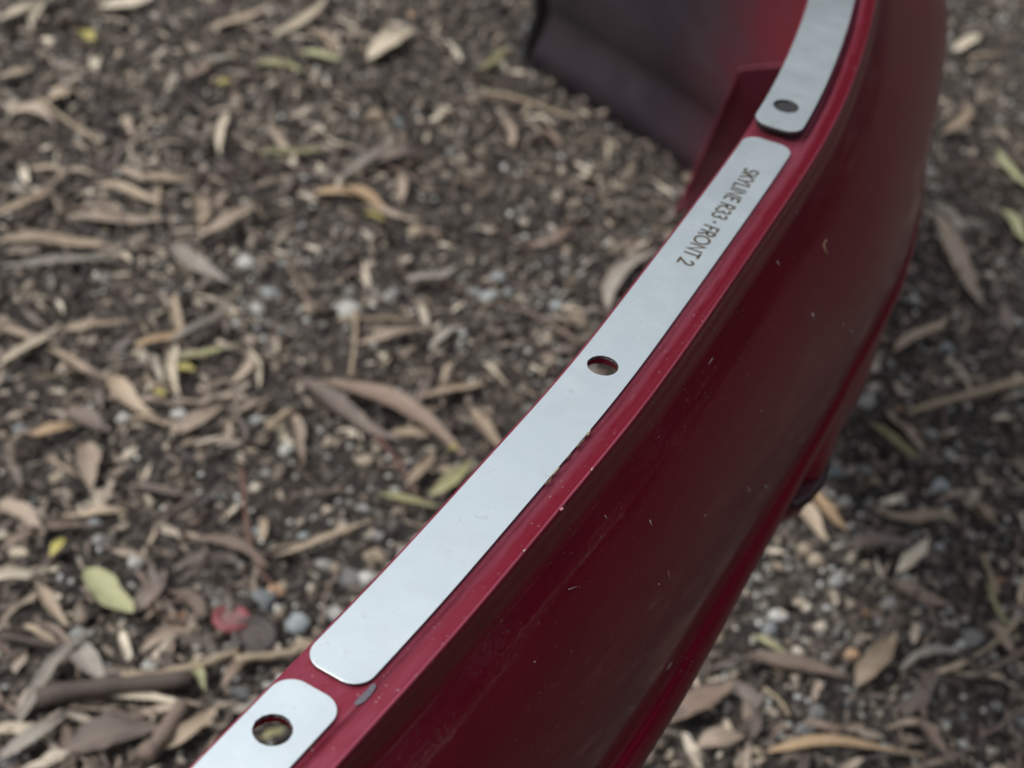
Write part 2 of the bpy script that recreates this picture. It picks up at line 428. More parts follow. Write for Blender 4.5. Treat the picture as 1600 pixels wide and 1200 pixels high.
bumper = bpy.data.objects.new('car_bumper', None); COL.objects.link(bumper)
tag(bumper, 'glossy dark red car bumper cover standing curved on the leaf litter', 'car bumper')
shell = link('shell', sweep_shell(), bumper, PAINT)
shell.data.materials.append(INNER)
md = shell.modifiers.new('thick', 'SOLIDIFY'); md.thickness = .0028; md.offset = -1; md.material_offset = 1; md.material_offset_rim = 0
md = shell.modifiers.new('edge', 'BEVEL'); md.width = .0005; md.segments = 2; md.limit_method = 'ANGLE'; md.angle_limit = math.radians(60)

# lower part that carries on under the rib at the corner and round the wing
LIPX = [(.64, .0300), (.655, .0365), (.675, .0368), (.703, .0362), (.730, .0405), (.765, .0432), (.80, .0460), (.845, .0505), (.90, .0570), (1.05, .066), (1.7, .070)]
def lower_section(s, s0):
    x0 = tab(RIBX, s) - .004; k = min(1, max(0, (s - s0 - .03) / .40)); k = k * k * (3 - 2 * k); L = tab(LIPX, s)
    P = [(x0 - .012, .3440), (x0 - .006, .3400), (L - .0034, .3230), (L - .0006, .3185), (L, .3110), (L - .0005, .2990), (L - .004, .2880), (L - .010, .2790)]
    full = [(L + .001, .262), (L + .003, .232), (L + .005, .20), (L + .006, .16), (L + .007, .115), (L + .008, .078), (L + .014, .068), (L + .016, .060), (L + .016, .042), (L + .013, .020), (L + .008, -.006)]
    short = [(L - .018, .2735), (L - .027, .2695), (L - .036, .267), (L - .045, .266), (L - .050, .2655), (L - .055, .265), (L - .060, .2648), (L - .065, .2646), (L - .070, .2644), (L - .075, .2642), (L - .080, .264)]
    for (a, b), (c, d) in zip(short, full): P.append((a + (c - a) * k, b + (d - b) * k))
    P[5] = (P[5][0] + .004 * k, P[5][1]); P[6] = (P[6][0] + .006 * k, P[6][1] - .004 * k); P[7] = (P[7][0] + .010 * k, P[7][1] - .006 * k)
    return P
S0 = .640
bm = bmesh.new(); uvl = bm.loops.layers.uv.new('UVMap'); rows = []; uvd = {}
for s in np.r_[S0, S0 + .002, S0 + .006, np.arange(S0 + .012, S_MAX - .004, .009)]:
    row = []; L = .22; last = None
    sh = .012 * (1 - min(1, (s - S0) / .012)) ** 2
    for a, z in lower_section(s, S0):
        if last: L += math.hypot(a - last[0], z - last[1])
        last = (a, z); x, y = rail(slant(s, z), a - sh); v = bm.verts.new((x, y, z)); uvd[v] = (s, L); row.append(v)
    rows.append(row)
for r0, r1 in zip(rows[:-1], rows[1:]):
    for j in range(len(r0) - 1):
        f = bm.faces.new([r0[j], r0[j + 1], r1[j + 1], r1[j]])
        for lp in f.loops: lp[uvl].uv = uvd[lp.vert]
me = bpy.data.meshes.new('lower_skirt'); bm.to_mesh(me); bm.free()
skirt = link('lower_skirt', me, bumper, PAINT); me.materials.append(INNER)
# outward normals face away from the rail
md = skirt.modifiers.new('thick', 'SOLIDIFY'); md.thickness = .003; md.offset = -1; md.material_offset = 1
_f = max(me.polygons, key=lambda p: p.area)
_c = _f.center; _i = np.hypot(Q_[:, 0] - _c.x, Q_[:, 1] - _c.y).argmin()
if _f.normal.x * N_[_i, 0] + _f.normal.y * N_[_i, 1] < 0: me.flip_normals()
_sf = [p for p in shell.data.polygons if abs(p.normal.z) > .99]
# dark rolled rubbing strip on the free end of the wing
bm = bmesh.new(); prof = []
for z in np.linspace(.0, TOP, 30):
    a = np.interp(z, [0, .05, .07, .1, .2, .32, .35, .38, .42, .46, .48], [.080, .086, .079, .077, .075, .070, .053, .059, .058, .03, .0]); x, y = rail(slant(S_MAX, z), a); prof.append(Vector((x, y, z)))
tdir = Vector((T_[-1][0], T_[-1][1], 0)); ndir = Vector((N_[-1][0], N_[-1][1], 0)); rings = []
for p in prof:
    rings.append([bm.verts.new(p + tdir * (.007 * math.cos(a)) + ndir * (.009 * math.sin(a))) for a in np.linspace(0, 2 * math.pi, 11)[:-1]])
for r0, r1 in zip(rings[:-1], rings[1:]):
    for j in range(10): bm.faces.new([r0[j], r0[(j + 1) % 10], r1[(j + 1) % 10], r1[j]])
bm.faces.new(rings[0]); bm.faces.new(rings[-1][::-1])
me = bpy.data.meshes.new('edge_trim'); bm.to_mesh(me); bm.free()
BLACK = mat_plain('black_rubber_and_shade', (.012, .011, .012), .7)
link('edge_trim', me, bumper, BLACK)

# inner bracket: a folded panel hanging from the shell inside the corner
def slab(name, poly, nrm, th, mat, parent, bevel=.002):
    bm = bmesh.new(); a = [bm.verts.new(p) for p in poly]; b = [bm.verts.new(Vector(p) + Vector(nrm) * th) for p in poly]
    bm.faces.new(a); bm.faces.new(b[::-1]); n = len(a)
    for i in range(n): bm.faces.new([a[i], b[i], b[(i + 1) % n], a[(i + 1) % n]])
    bmesh.ops.recalc_face_normals(bm, faces=bm.faces)
    me = bpy.data.meshes.new(name); bm.to_mesh(me); bm.free()
    o = link(name, me, parent, mat, smooth=False)
    md = o.modifiers.new('b', 'BEVEL'); md.width = bevel; md.segments = 3
    return o
TABM = mat_plain('tab_dark', (.022, .003, .005), .45, var=.3)
BRK = mat_plain('inner_red_paint', (.16, .045, .065), .25, var=.45, scale=9, coat=.4)
BRK2 = mat_plain('inner_dark_paint', (.12, .008, .026), .3, var=.3, scale=20, coat=.6)
def ray(u, v, hh): return at(u, v, CAM_H - hh)
p_tl = at(1153, 108, .315); p_tr = at(1240, 100, .315); p_bl = at(1062, 330, .200); p_br = at(1180, 330, .205)
vd = Vector((.35, .93, 0)).normalized()
slab('bracket', [p_tl, p_tr, p_br, p_bl], vd, .004, BRK, bumper)
q_t = at(1136, 150, .305); q_b = at(1046, 345, .190)
slab('bracket_flange', [p_tl + vd * .002, p_bl + vd * .002, q_b + vd * .004, q_t + vd * .004], vd, .004, BRK2, bumper)

slab('lower_tab', [at(u, v, .312) for u, v in [(1300, 700), (1299, 724), (1289, 752), (1270, 775), (1249, 787), (1232, 784), (1238, 758), (1262, 722)]], Vector((0, 0, -1)), .006, TABM, bumper, bevel=.0025)
# ------------------------------------------------------------------ steel mounting strips
def rounded(s0, s1, t0, t1, r, m=10):
    P = []
    for cx, cy, a0 in ((s1 - r, t1 - r, 0), (s0 + r, t1 - r, 90), (s0 + r, t0 + r, 180), (s1 - r, t0 + r, 270)):
        for j in range(m + 1):
            a = math.radians(a0 + 90 * j / m); P.append((cx + r * math.cos(a), cy + r * math.sin(a)))
    return P
def densify(P, step=.006):
    out = []
    for a, b in zip(P, P[1:] + P[:1]):
        n = max(1, int(math.dist(a, b) / step))
        out += [(a[0] + (b[0] - a[0]) * i / n, a[1] + (b[1] - a[1]) * i / n) for i in range(n)]
    return out
EDGE = mat_plain('cut_edge', (.10, .095, .095), .5, metal=.7, var=.3, scale=800)
def make_strip(label, s0, s1, holes, zf, th=.0011, r=.0068):
    out = densify(rounded(s0, s1, -.0312, -.0102, r)); pts = list(out); n0 = len(pts); edges = [(i, (i + 1) % n0) for i in range(n0)]
    loops = [list(range(n0))]
    for h in holes:
        k = len(pts); m = 48
        pts += [(h + .0056 * math.cos(2 * math.pi * j / m), -.0216 + .0056 * math.sin(2 * math.pi * j / m)) for j in range(m)]
        edges += [(k + j, k + (j + 1) % m) for j in range(m)]; loops.append(list(range(k, k + m))[::-1])
    for s in np.arange(s0 + .006, s1 - .004, .006):
        for t in (-.0165, -.0216, -.0262):
            if all(math.hypot(s - h, t + .0216) > .0075 for h in holes): pts.append((s, t))
    vo, _, fo, ov, oe, of = geometry.delaunay_2d_cdt([Vector(p) for p in pts], edges, [], 0, 1e-8)
    mp = {}
    for i, o in enumerate(ov):
        for q in o: mp[q] = i
    bm = bmesh.new()
    def P3(p, dz):
        x, y = rail(p.x, p.y); return (x, y, zf(p.x) + dz)
    top = [bm.verts.new(P3(p, th)) for p in vo]; bot = [bm.verts.new(P3(p, 0)) for p in vo]
    def inside(c):
        if any(math.hypot(c.x - h, c.y + .0216) < .0055 for h in holes): return False
        if not (s0 < c.x < s1 and -.0312 < c.y < -.0102): return False
        dx = max(s0 + r - c.x, c.x - (s1 - r), 0); dy = max(-.0312 + r - c.y, c.y - (-.0102 - r), 0)
        return math.hypot(dx, dy) < r
    for f in fo:
        c = sum((vo[i] for i in f), Vector((0, 0))) / len(f)
        if inside(c):
            bm.faces.new([top[i] for i in f]); bm.faces.new([bot[i] for i in f][::-1])
    for lp in loops:
        for a, b in zip(lp, lp[1:] + lp[:1]):
            a, b = mp[a], mp[b]; bm.faces.new([top[a], top[b], bot[b], bot[a]]).material_index = 1
    for v in [v for v in bm.verts if not v.link_faces]: bm.verts.remove(v)
    bmesh.ops.recalc_face_normals(bm, faces=bm.faces)
    me = bpy.data.meshes.new('mounting_strip'); bm.to_mesh(me); bm.free()
    o = link('mounting_strip', me, None, STEEL, smooth=False); me.materials.append(EDGE)
    md = o.modifiers.new('b', 'BEVEL'); md.width = .00010; md.segments = 2; md.limit_method = 'ANGLE'; md.angle_limit = math.radians(50)
    return tag(o, label, 'metal strip', 'steel mounting strips laid along the bumper flange')
Z0 = TOP + .0003
make_strip('satin steel strip at the nearest end of the flange, hole beside its rounded tip', -.02, .2962, [.2776, .085], lambda s: Z0)
strip = make_strip('long satin steel strip with engraved lettering and one hole, middle of the flange', .3028, .6505, [.4737], lambda s: Z0)
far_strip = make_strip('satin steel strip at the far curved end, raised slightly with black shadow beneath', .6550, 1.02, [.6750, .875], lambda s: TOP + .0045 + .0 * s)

pad = make_strip('x', .6590, 1.0, [], lambda s: TOP + .0003, th=.0041, r=.0060)  # added black filler standing in for the shadow under the raised strip and its hole
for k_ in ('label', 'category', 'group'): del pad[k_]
pad.name = 'gap_shade_filler'; pad.data.name = 'gap_shade_filler'; pad.data.materials.clear(); pad.data.materials.append(BLACK); pad.parent = far_strip
for v_ in pad.data.vertices: pass
# engraved lettering, drawn as strokes: (points in a unit-height box), advance
def arc(cx, cy, rx, ry, a0, a1, n=14):
    return [(cx + rx * math.cos(math.radians(a0 + (a1 - a0) * i / n)), cy + ry * math.sin(math.radians(a0 + (a1 - a0) * i / n))) for i in range(n + 1)]
G = {
    'S': ([arc(.27, .74, .21, .24, 35, 270, 12) + arc(.27, .26, .23, .25, 90, -145, 12)[1:]], .54),
    'K': ([[(.06, 0), (.06, 1)], [(.52, 1), (.08, .46)], [(.2, .6), (.56, 0)]], .56),
    'Y': ([[(.02, 1), (.30, .48), (.58, 1)], [(.30, .48), (.30, 0)]], .60),
    'L': ([[(.08, 1), (.08, 0), (.42, 0)]], .46),
    'I': ([[(.08, 0), (.08, 1)]], .17),
    'N': ([[(.08, 0), (.08, 1), (.66, 0), (.66, 1)]], .75),
    'E': ([[(.46, 1), (.08, 1), (.08, 0), (.46, 0)], [(.08, .52), (.43, .52)]], .52),
    'R': ([[(.08, 0), (.08, 1), (.26, 1)] + arc(.26, .75, .22, .25, 90, -90, 12) + [(.08, .5)], [(.24, .5), (.52, 0)]], .56),
    '3': ([arc(.24, .76, .19, .24, 150, -80, 12) + arc(.24, .26, .23, .26, 80, -150, 12)], .54),
    'F': ([[(.44, 1), (.08, 1), (.08, 0)], [(.08, .52), (.40, .52)]], .48),
    'O': ([arc(.46, .5, .42, .51, 0, 360, 30)], .92),
    'T': ([[(.02, 1), (.52, 1)], [(.27, 1), (.27, 0)]], .54),
    '2': ([arc(.26, .72, .21, .27, 165, -30, 12) + [(.04, 0), (.50, 0)]], .54),
    '.': ([arc(.10, .46, .035, .045, 0, 360, 8)], .20),
}
def lettering(text, s_start, s_end, t_base, hgt, th=.10):
    adv = sum(.30 if c == ' ' else G[c][1] + .09 for c in text)
    sx = (s_start - s_end) / adv
    bm = bmesh.new(); pen = 0
    def put(p):
        # text runs towards smaller s, letter tops point outwards
        s = s_start - p[0] * sx; t = t_base + p[1] * hgt; x, y = rail(s, t); return bm.verts.new((x, y, Z0 + .0011 + .00006))
    for c in text:
        if c == ' ': pen += .30; continue
        for st in G[c][0]:
            pl = [Vector((p[0] * sx, p[1] * hgt)) for p in st]
            w_ = th * hgt / 2
            L, Rr = [], []
            closed = (pl[0] - pl[-1]).length < 1e-6
            for i, p in enumerate(pl):
                a = pl[i - 1] if i else (pl[-2] if closed else None); b = pl[i + 1] if i < len(pl) - 1 else (pl[1] if closed else None)
                d1 = (p - a).normalized() if a is not None else None; d2 = (b - p).normalized() if b is not None else None
                if d1 is None: d1 = d2
                if d2 is None: d2 = d1
                n = Vector((-(d1 + d2).y, (d1 + d2).x))
                n = n.normalized() if n.length > .1 else Vector((-d1.y, d1.x))
                k = w_ / max(.45, n.dot(Vector((-d1.y, d1.x))))
                e = Vector((0, 0))
                if not closed and i == 0: e = -d1 * w_ * .6
                if not closed and i == len(pl) - 1: e = d2 * w_ * .6
                L.append(p + n * k + e); Rr.append(p - n * k + e)
            vl = [put(((q.x) / sx + pen, q.y / hgt)) for q in L]; vr = [put((q.x / sx + pen, q.y / hgt)) for q in Rr]
            for i in range(len(pl) - 1): bm.faces.new([vl[i], vl[i + 1], vr[i + 1], vr[i]])
        pen += G[c][1] + .09
    for f in bm.faces:
        f.normal_update()
        if f.normal.z < 0: f.normal_flip()
    me = bpy.data.meshes.new('lettering'); bm.to_mesh(me); bm.free()
    return me
INK = mat_plain('engraved_brown', (.055, .038, .020), .6, metal=.3, var=.75, scale=900)
link('lettering', lettering('SKYLINE R33 . FRONT 2', .6245, .5460, -.0228, .0057, .175), strip, INK, smooth=False)

# ------------------------------------------------------------------ leaf litter, stones, twigs
def at_ground(u, v):
    p = at(u, v, 0)
    for _ in range(3): p = at(u, v, gz(p.x, p.y) + .003)
    return p
UVF, UVX, UVY = np.array(FWD), np.array(CX), np.array(CY)
def pix(P):
    d = P - np.array([0, 0, CAM_H]); f = d @ UVF
    return 800 + FPX * (d @ UVX) / f, 600 - FPX * (d @ UVY) / f, f
def blob(u, v, cu, cv, ru, rv): return np.exp(-(((u - cu) / ru) ** 2 + ((v - cv) / rv) ** 2))
def leafy(u, v):
    L = .62 + .35 * (u < 430) + .25 * (v < 300) + .3 * blob(u, v, 640, 660, 190, 70) + .4 * blob(u, v, 200, 1100, 260, 110)
    L = L - .62 * blob(u, v, 520, 820, 190, 150) - .45 * blob(u, v, 800, 380, 210, 110) - .35 * blob(u, v, 560, 480, 150, 90) - .3 * blob(u, v, 620, 960, 120, 90)
    L = np.where(u > 1150, .46 - .16 * blob(u, v, 1350, 950, 200, 200), L)
    return np.clip(L - .25 * blob(u, v, 480, 780, 150, 130), .02, 1)
def stony(u, v):
    G_ = .18 + .9 * blob(u, v, 430, 450, 110, 90) + .8 * blob(u, v, 560, 490, 80, 40) + 1. * blob(u, v, 900, 470, 160, 90) + .8 * blob(u, v, 520, 900, 190, 110) + .5 * blob(u, v, 150, 400, 100, 60)
    G_ = np.where(u > 1050, .35 + .65 * blob(u, v, 1350, 900, 330, 330), G_)
    return np.clip(G_, .05, 1)

def gz_np(x, y):
    ix = np.clip(np.searchsorted(gx, x) - 1, 0, nx - 2); iy = np.clip(np.searchsorted(gy, y) - 1, 0, ny - 2)
    fx = (x - gx[ix]) / (gx[ix + 1] - gx[ix]); fy = (y - gy[iy]) / (gy[iy + 1] - gy[iy])
    return (Z[iy, ix] * (1 - fx) + Z[iy, ix + 1] * fx) * (1 - fy) + (Z[iy + 1, ix] * (1 - fx) + Z[iy + 1, ix + 1] * fx) * fy

def points(n, dens, keep_out=.30):
    x = rng.uniform(-1.15, 1.4, n); y = rng.uniform(.35, 2.8, n); z = gz_np(x, y)
    u, v, _ = pix(np.stack([x, y, z], 1))
    p = dens(u, v); out = ~((u > -130) & (u < 1730) & (v > -130) & (v < 1330)); p = np.where(out, p * keep_out, p)
    k = rng.random(n) < p
    return x[k], y[k], z[k]

def rotmats(n, tilt):
    a = rng.uniform(0, 2 * np.pi, n); b = rng.normal(0, tilt, n); c = rng.normal(0, tilt, n)
    ca, sa, cb, sb, cc, sc_ = np.cos(a), np.sin(a), np.cos(b), np.sin(b), np.cos(c), np.sin(c); o = np.zeros(n); i = np.ones(n)
    Rz = np.array([[ca, -sa, o], [sa, ca, o], [o, o, i]]).transpose(2, 0, 1)
    Rx = np.array([[i, o, o], [o, cb, -sb], [o, sb, cb]]).transpose(2, 0, 1)
    Ry = np.array([[cc, o, sc_], [o, i, o], [-sc_, o, cc]]).transpose(2, 0, 1)
    return Rz @ Rx @ Ry

def scatter(name, variants, x, y, z, size, tilt, mat, squash=None):
    """one mass of loose small pieces, joined into a single mesh"""
    n = len(x); Rm = rotmats(n, tilt); pick = rng.integers(0, len(variants), n); Vs, Fs = [], []; base = 0
    for i, (v, f) in enumerate(variants):
        k = np.where(pick == i)[0]
        if not len(k): continue
        vv = v[None] * size[k][:, None, :]
        vv = np.einsum('nij,nvj->nvi', Rm[k], vv) + np.stack([x[k], y[k], z[k]], 1)[:, None]
        Fs.append((f[None] + (base + np.arange(len(k)) * len(v))[:, None, None]).reshape(-1, f.shape[1])); Vs.append(vv.reshape(-1, 3)); base += len(k) * len(v)
    return link(name, bulk(name, np.concatenate(Vs), np.concatenate(Fs)), None, mat)

def ico(sub, jit, seed):
    r = np.random.default_rng(seed); bm = bmesh.new(); bmesh.ops.create_icosphere(bm, subdivisions=sub, radius=1)
    dirs = r.normal(size=(7, 3)); dirs /= np.linalg.norm(dirs, axis=1)[:, None]; cut = r.uniform(.45, .85, 7)
    for v in bm.verts:
        c = np.array(v.co) * (1 + r.normal(0, jit))
        for d, h in zip(dirs, cut):          # flat broken faces
            q = c @ d
            if q > h: c = c - d * (q - h) * .97
        v.co = c
    bm.verts.ensure_lookup_table()
    V = np.array([v.co[:] for v in bm.verts]); F = np.array([[v.index for v in f.verts] for f in bm.faces]); bm.free()
    return V, F

def octa(seed):
    r = np.random.default_rng(seed)
    V = np.array([[1, 0, 0], [-1, 0, 0], [0, 1, 0], [0, -1, 0], [0, 0, 1], [0, 0, -1.]]) + r.normal(0, .25, (6, 3))
    F = np.array([[0, 2, 4], [2, 1, 4], [1, 3, 4], [3, 0, 4], [2, 0, 5], [1, 2, 5], [3, 1, 5], [0, 3, 5]])
    return V, F

def leaf_grid(length, width, bend, arch, cup, twist, nl=9, nw=2, ragged=0.0, broad=False, seed=0, cut=1.0):
    """lanceolate blade lying along x, lowest point at z = 0; returns verts, quads, uvs"""
    r = np.random.default_rng(seed); ph = r.uniform(0, 6.28, 4)
    V, UV = [], []
    for i in range(nl + 1):
        q = i / nl
        prof = (math.sin(math.pi * (q * cut) ** (.8 if not broad else .9)) ** (.85 if not broad else .6))
        if not broad: prof *= (1 - .25 * q)
        wd = max(.02, prof) * width / 2
        ang = bend * (q - .5) * 2
        x = length * (q - .5); yb = bend * length * .5 * (4 * (q - .5) ** 2 - .33) * .5
        zc = arch * length * (.5 - .5 * math.cos(2 * math.pi * q * .9 + ph[0] * .3)) + .012 * length * math.sin(7 * q + ph[1])
        tw = twist * (q - .5) * 2
        for j in range(nw + 1):
            c = j / nw * 2 - 1
            ww = wd * (1 + ragged * math.sin(13 * q + ph[2] + c * 2) + ragged * .9 * r.normal())
            ly = c * ww; lz = cup * abs(c) ** 1.6 * wd
            ly, lz = ly * math.cos(tw) - lz * math.sin(tw), ly * math.sin(tw) + lz * math.cos(tw)
            V.append((x - math.sin(ang) * ly * .6, yb + math.cos(ang) * ly, zc + lz)); UV.append((q * length / .05, (c + 1) / 2))
    V = np.array(V); V[:, 2] -= V[:, 2].min()
    F = [(i * (nw + 1) + j, (i + 1) * (nw + 1) + j, (i + 1) * (nw + 1) + j + 1, i * (nw + 1) + j + 1) for i in range(nl) for j in range(nw)]
    return V, np.array(F), np.array(UV)

def leaf_mesh(name, *a, **k):
    V, F, UV = leaf_grid(*a, **k)
    me = mesh(name, V, F); ul = me.uv_layers.new(name='UVMap')
    idx = np.zeros(len(me.loops), np.int32); me.loops.foreach_get('vertex_index', idx); ul.data.foreach_set('uv', UV[idx].ravel())
    me.polygons.foreach_set('use_smooth', [True] * len(me.polygons))
    return me

# masses nobody could count
T1 = (.55, .56, .57)
x, y, z = points(150000, lambda u, v: .75 + 0 * u, .22)
s = rng.gamma(2.2, .00085, len(x))[:, None].clip(.0006, .0052) * rng.uniform(.5, 1.5, (len(x), 3)); s[:, 0] *= rng.uniform(1, 2.2, len(x))
tag(scatter('soil_crumbs', [octa(i) for i in range(6)], x, y, z + s.mean(1) * .4, s, .6, mat_crumb('crumb_brown', [(0, (.016, .012, .010)), (.35, (.045, .034, .027)), (.6, (.090, .070, .055)), (.8, (.165, .130, .10)), (.93, (.29, .245, .19)), (1, (.42, .38, .31))])), kind='stuff')
x, y, z = points(52000, stony, .25)
s = rng.uniform(.0014, .0036, len(x))[:, None] * rng.uniform(.7, 1.3, (len(x), 3)); s[:, 2] *= .75
tag(scatter('fine_gravel', [ico(1, .08, i) for i in range(6)], x, y, z + s[:, 2] * .5, s, .4, mat_crumb('gravel_mix', [(0, (.07, .066, .058)), (.3, (.19, .18, .155)), (.6, (.32, .305, .265)), (.8, (.36, .38, .37)), (1, (.58, .57, .52))], .75, 500)), kind='stuff')
# broken bits of leaf and bark
def bits(name, n, lo, hi, wr, stops, lift, dens=leafy, tilt=.28):
    x, y, z = points(n, dens, .35); vs = []
    for i in range(10):
        V, F, _ = leaf_grid(1, 1, rng.uniform(-.5, .5), rng.uniform(.0, .09), rng.uniform(-.4, .8), rng.uniform(-.5, .5), nl=5, nw=2, ragged=.2, broad=i % 2 == 0, seed=i, cut=[1, .8, .62][i % 3])
        V = V - [0, 0, V[:, 2].max() * .3]; vs.append((V, F))
    L = rng.uniform(lo, hi, len(x)) * rng.uniform(.6, 1, len(x)); W = L * rng.uniform(*wr, len(x))
    s = np.stack([L, W, L * .6], 1)
    return tag(scatter(name, vs, x, y, z + .001 + rng.random(len(x)) ** 2 * lift, s, tilt, mat_crumb(name + '_mix', stops, .65, 130)), kind='stuff')
bits('leaf_crumbs', 34000, .005, .018, (.16, .5), [(0, (.030, .022, .018)), (.3, (.086, .067, .052)), (.55, (.155, .122, .094)), (.75, (.24, .19, .145)), (.9, (.33, .27, .205)), (1, (.42, .36, .28))], .006)
bits('leaf_litter', 12000, .014, .036, (.12, .34), [(0, (.030, .022, .019)), (.3, (.10, .077, .062)), (.55, (.165, .13, .102)), (.75, (.25, .205, .16)), (.9, (.36, .31, .24)), (1, (.48, .43, .34))], .011)
# short fibres and twiglets
V = []; F = []
for i in range(4):
    q = np.linspace(-.5, .5, 4); a = np.random.default_rng(i + 50); k = a.normal(0, .10, (4, 2))
    vv = np.array([[qq, k[j, 0] + .012 * math.cos(t) , k[j, 1] * .4 + .012 * math.sin(t)] for j, qq in enumerate(q) for t in (0, 2.1, 4.2)])
    ff = np.array([[j * 3 + m, (j + 1) * 3 + m, (j + 1) * 3 + (m + 1) % 3, j * 3 + (m + 1) % 3] for j in range(3) for m in range(3)]); V.append((vv, ff))
x, y, z = points(9000, lambda u, v: .6 + 0 * u, .3)
s = np.repeat(rng.uniform(.012, .05, len(x))[:, None], 3, 1)
tag(scatter('twiglets', V, x, y, z + .003, s, .12, mat_crumb('twiglet_mix', [(0, (.045, .032, .025)), (.5, (.12, .085, .065)), (1, (.28, .23, .17))])), kind='stuff')


# ------------------------------------------------------------------ unseen wood round the clearing, heights shaped to darken reflections in paint and steel
def woodland():
    r = np.random.default_rng(31); V = []; F = []; base = 0
    quad = np.array([[-.5, -.12, 0], [0, -.2, .03], [.5, 0, 0], [0, .2, .03], [-.5, .12, 0]])
    n_tree = 64
    for i in range(n_tree):
        a = 2 * math.pi * (i + r.uniform(-.3, .3)) / n_tree; R_ = r.uniform(7.5, 13); x0, y0 = R_ * math.sin(a), 1 + R_ * math.cos(a)
        right = max(0, math.sin(a)); H = R_ * math.tan(math.radians(r.uniform(17, 24) + 12 * right ** 2 + 15 * max(0, math.cos(a)) ** 2))
        ns = 9
        for j in range(7):
            z = H * .75 * j / 6; rad = .16 * (1 - j / 9)
            for q in range(ns): V.append((x0 + rad * math.cos(6.283 * q / ns) + .1 * math.sin(z + i), y0 + rad * math.sin(6.283 * q / ns), z - .1))
        for j in range(6):
            for q in range(ns):
                b0 = base + j * ns + q; b1 = base + j * ns + (q + 1) % ns; F.append((b0, b1, b1 + ns)); F.append((b0, b1 + ns, b0 + ns))
        base += 7 * ns
        m = 520
        h = r.beta(1.6, 1.3, m) * H * 1.0 + .15; rr = r.gamma(2.5, .42, m) * (1.0 - .3 * h / H); an = r.uniform(0, 6.283, m)
        C = np.stack([x0 + rr * np.cos(an), y0 + rr * np.sin(an), h], 1); s = r.uniform(.35, .75, (m, 1, 1)); Rm = rotmats(m, 1.0)
        P = np.einsum('nij,vj->nvi', Rm, quad) * s + C[:, None]
        for k in range(m):
            V.extend(map(tuple, P[k])); F.extend([(base, base + 1, base + 4), (base + 1, base + 3, base + 4), (base + 1, base + 2, base + 3)]); base += 5
    me = bulk('woodland', np.array(V), np.array(F))
    return tag(link('woodland', me, None, mat_crumb('gum_foliage', [(0, (.020, .028, .014)), (.6, (.045, .058, .030)), (1, (.080, .090, .055))], .6, 3)), kind='stuff')
woodland()

LAND = [((362, 975), 'the red plastic cap'), ((170, 945), 'the broad yellow-green leaf'), ((325, 400), 'the big grey forked leaf'), ((545, 325), 'the orange two-tipped leaf'),
        ((620, 660), 'the long crossed brown leaves'), ((465, 108), 'the green and yellow leaf'), ((40, 30), 'the pale hooked leaf'), ((610, 78), 'the broad pale leaf'), ((820, 150), 'the free end of the bumper wing'),
        ((200, 1092), 'the thick dark stick'), ((80, 560), 'the yellow-tan folded leaf'), ((1495, 420), 'the pinkish leaf beyond the outer face'), ((1575, 365), 'the pale green leaf'), ((1270, 810), 'the upright bark pieces under the skirt'),
        ((1368, 1035), 'the tan diamond leaf'), ((1290, 1178), 'the long yellow curved leaf'), ((1200, 1018), 'the curled yellow strip'), ((965, 440), 'the grey leaf against the flange'), ((505, 850), 'the long thin pale twig'),
        ((150, 740), 'the broad pinkish leaf'), ((700, 250), 'the mauve bark piece'), ((770, 420), 'the steel strip lettering'), ((1500, 650), 'the long tan stick behind the skirt'), ((160, 250), 'the curled tan leaves'), ((350, 590), 'the pale curled pink leaf'),
        ((1450, 870), 'the pale tan pointed leaf'), ((1500, 180), 'the tan curved leaf near the corner'), ((1060, 1120), 'the broad brown leaf below the rib')]
def nearest(u, v): return min(LAND, key=lambda l: (l[0][0] - u) ** 2 + (l[0][1] - v) ** 2)[1]

def place_leaf(x0, y0, x1, y1, wpx, bend, arch, colour, label, broad=False, lift=.004, cup=.35, twist=.25, name='gum_leaf', cat='leaf'):
    lift += .004
    a, b = at_ground(x0, y0), at_ground(x1, y1)
    c = (a + b) / 2; L = (b - a).length; L2 = (Vector((b.x - a.x, b.y - a.y))).length
    u, v, f = pix(np.array([c])); W = wpx * float(f[0]) / FPX
    dirp = abs((b - a).normalized().dot(CX)); W *= 1.0 + .45 * dirp          # width runs away from the eye when the leaf lies across
    W = min(W, L2 * .7)
    me = leaf_mesh(name, L2 * 1.02, W, bend, arch, cup, twist, nl=12, nw=4, ragged=.07, broad=broad, seed=int(abs(x0 * 7 + y0 * 3)))
    o = bpy.data.objects.new(name, me); COL.objects.link(o); me.materials.append(LEAFM[colour])
    o.location = (c.x, c.y, gz(c.x, c.y) + lift)
    o.rotation_euler = Euler((rng.normal(0, .10), rng.normal(0, .05), math.atan2(b.y - a.y, b.x - a.x)))
    return tag(o, label, cat)

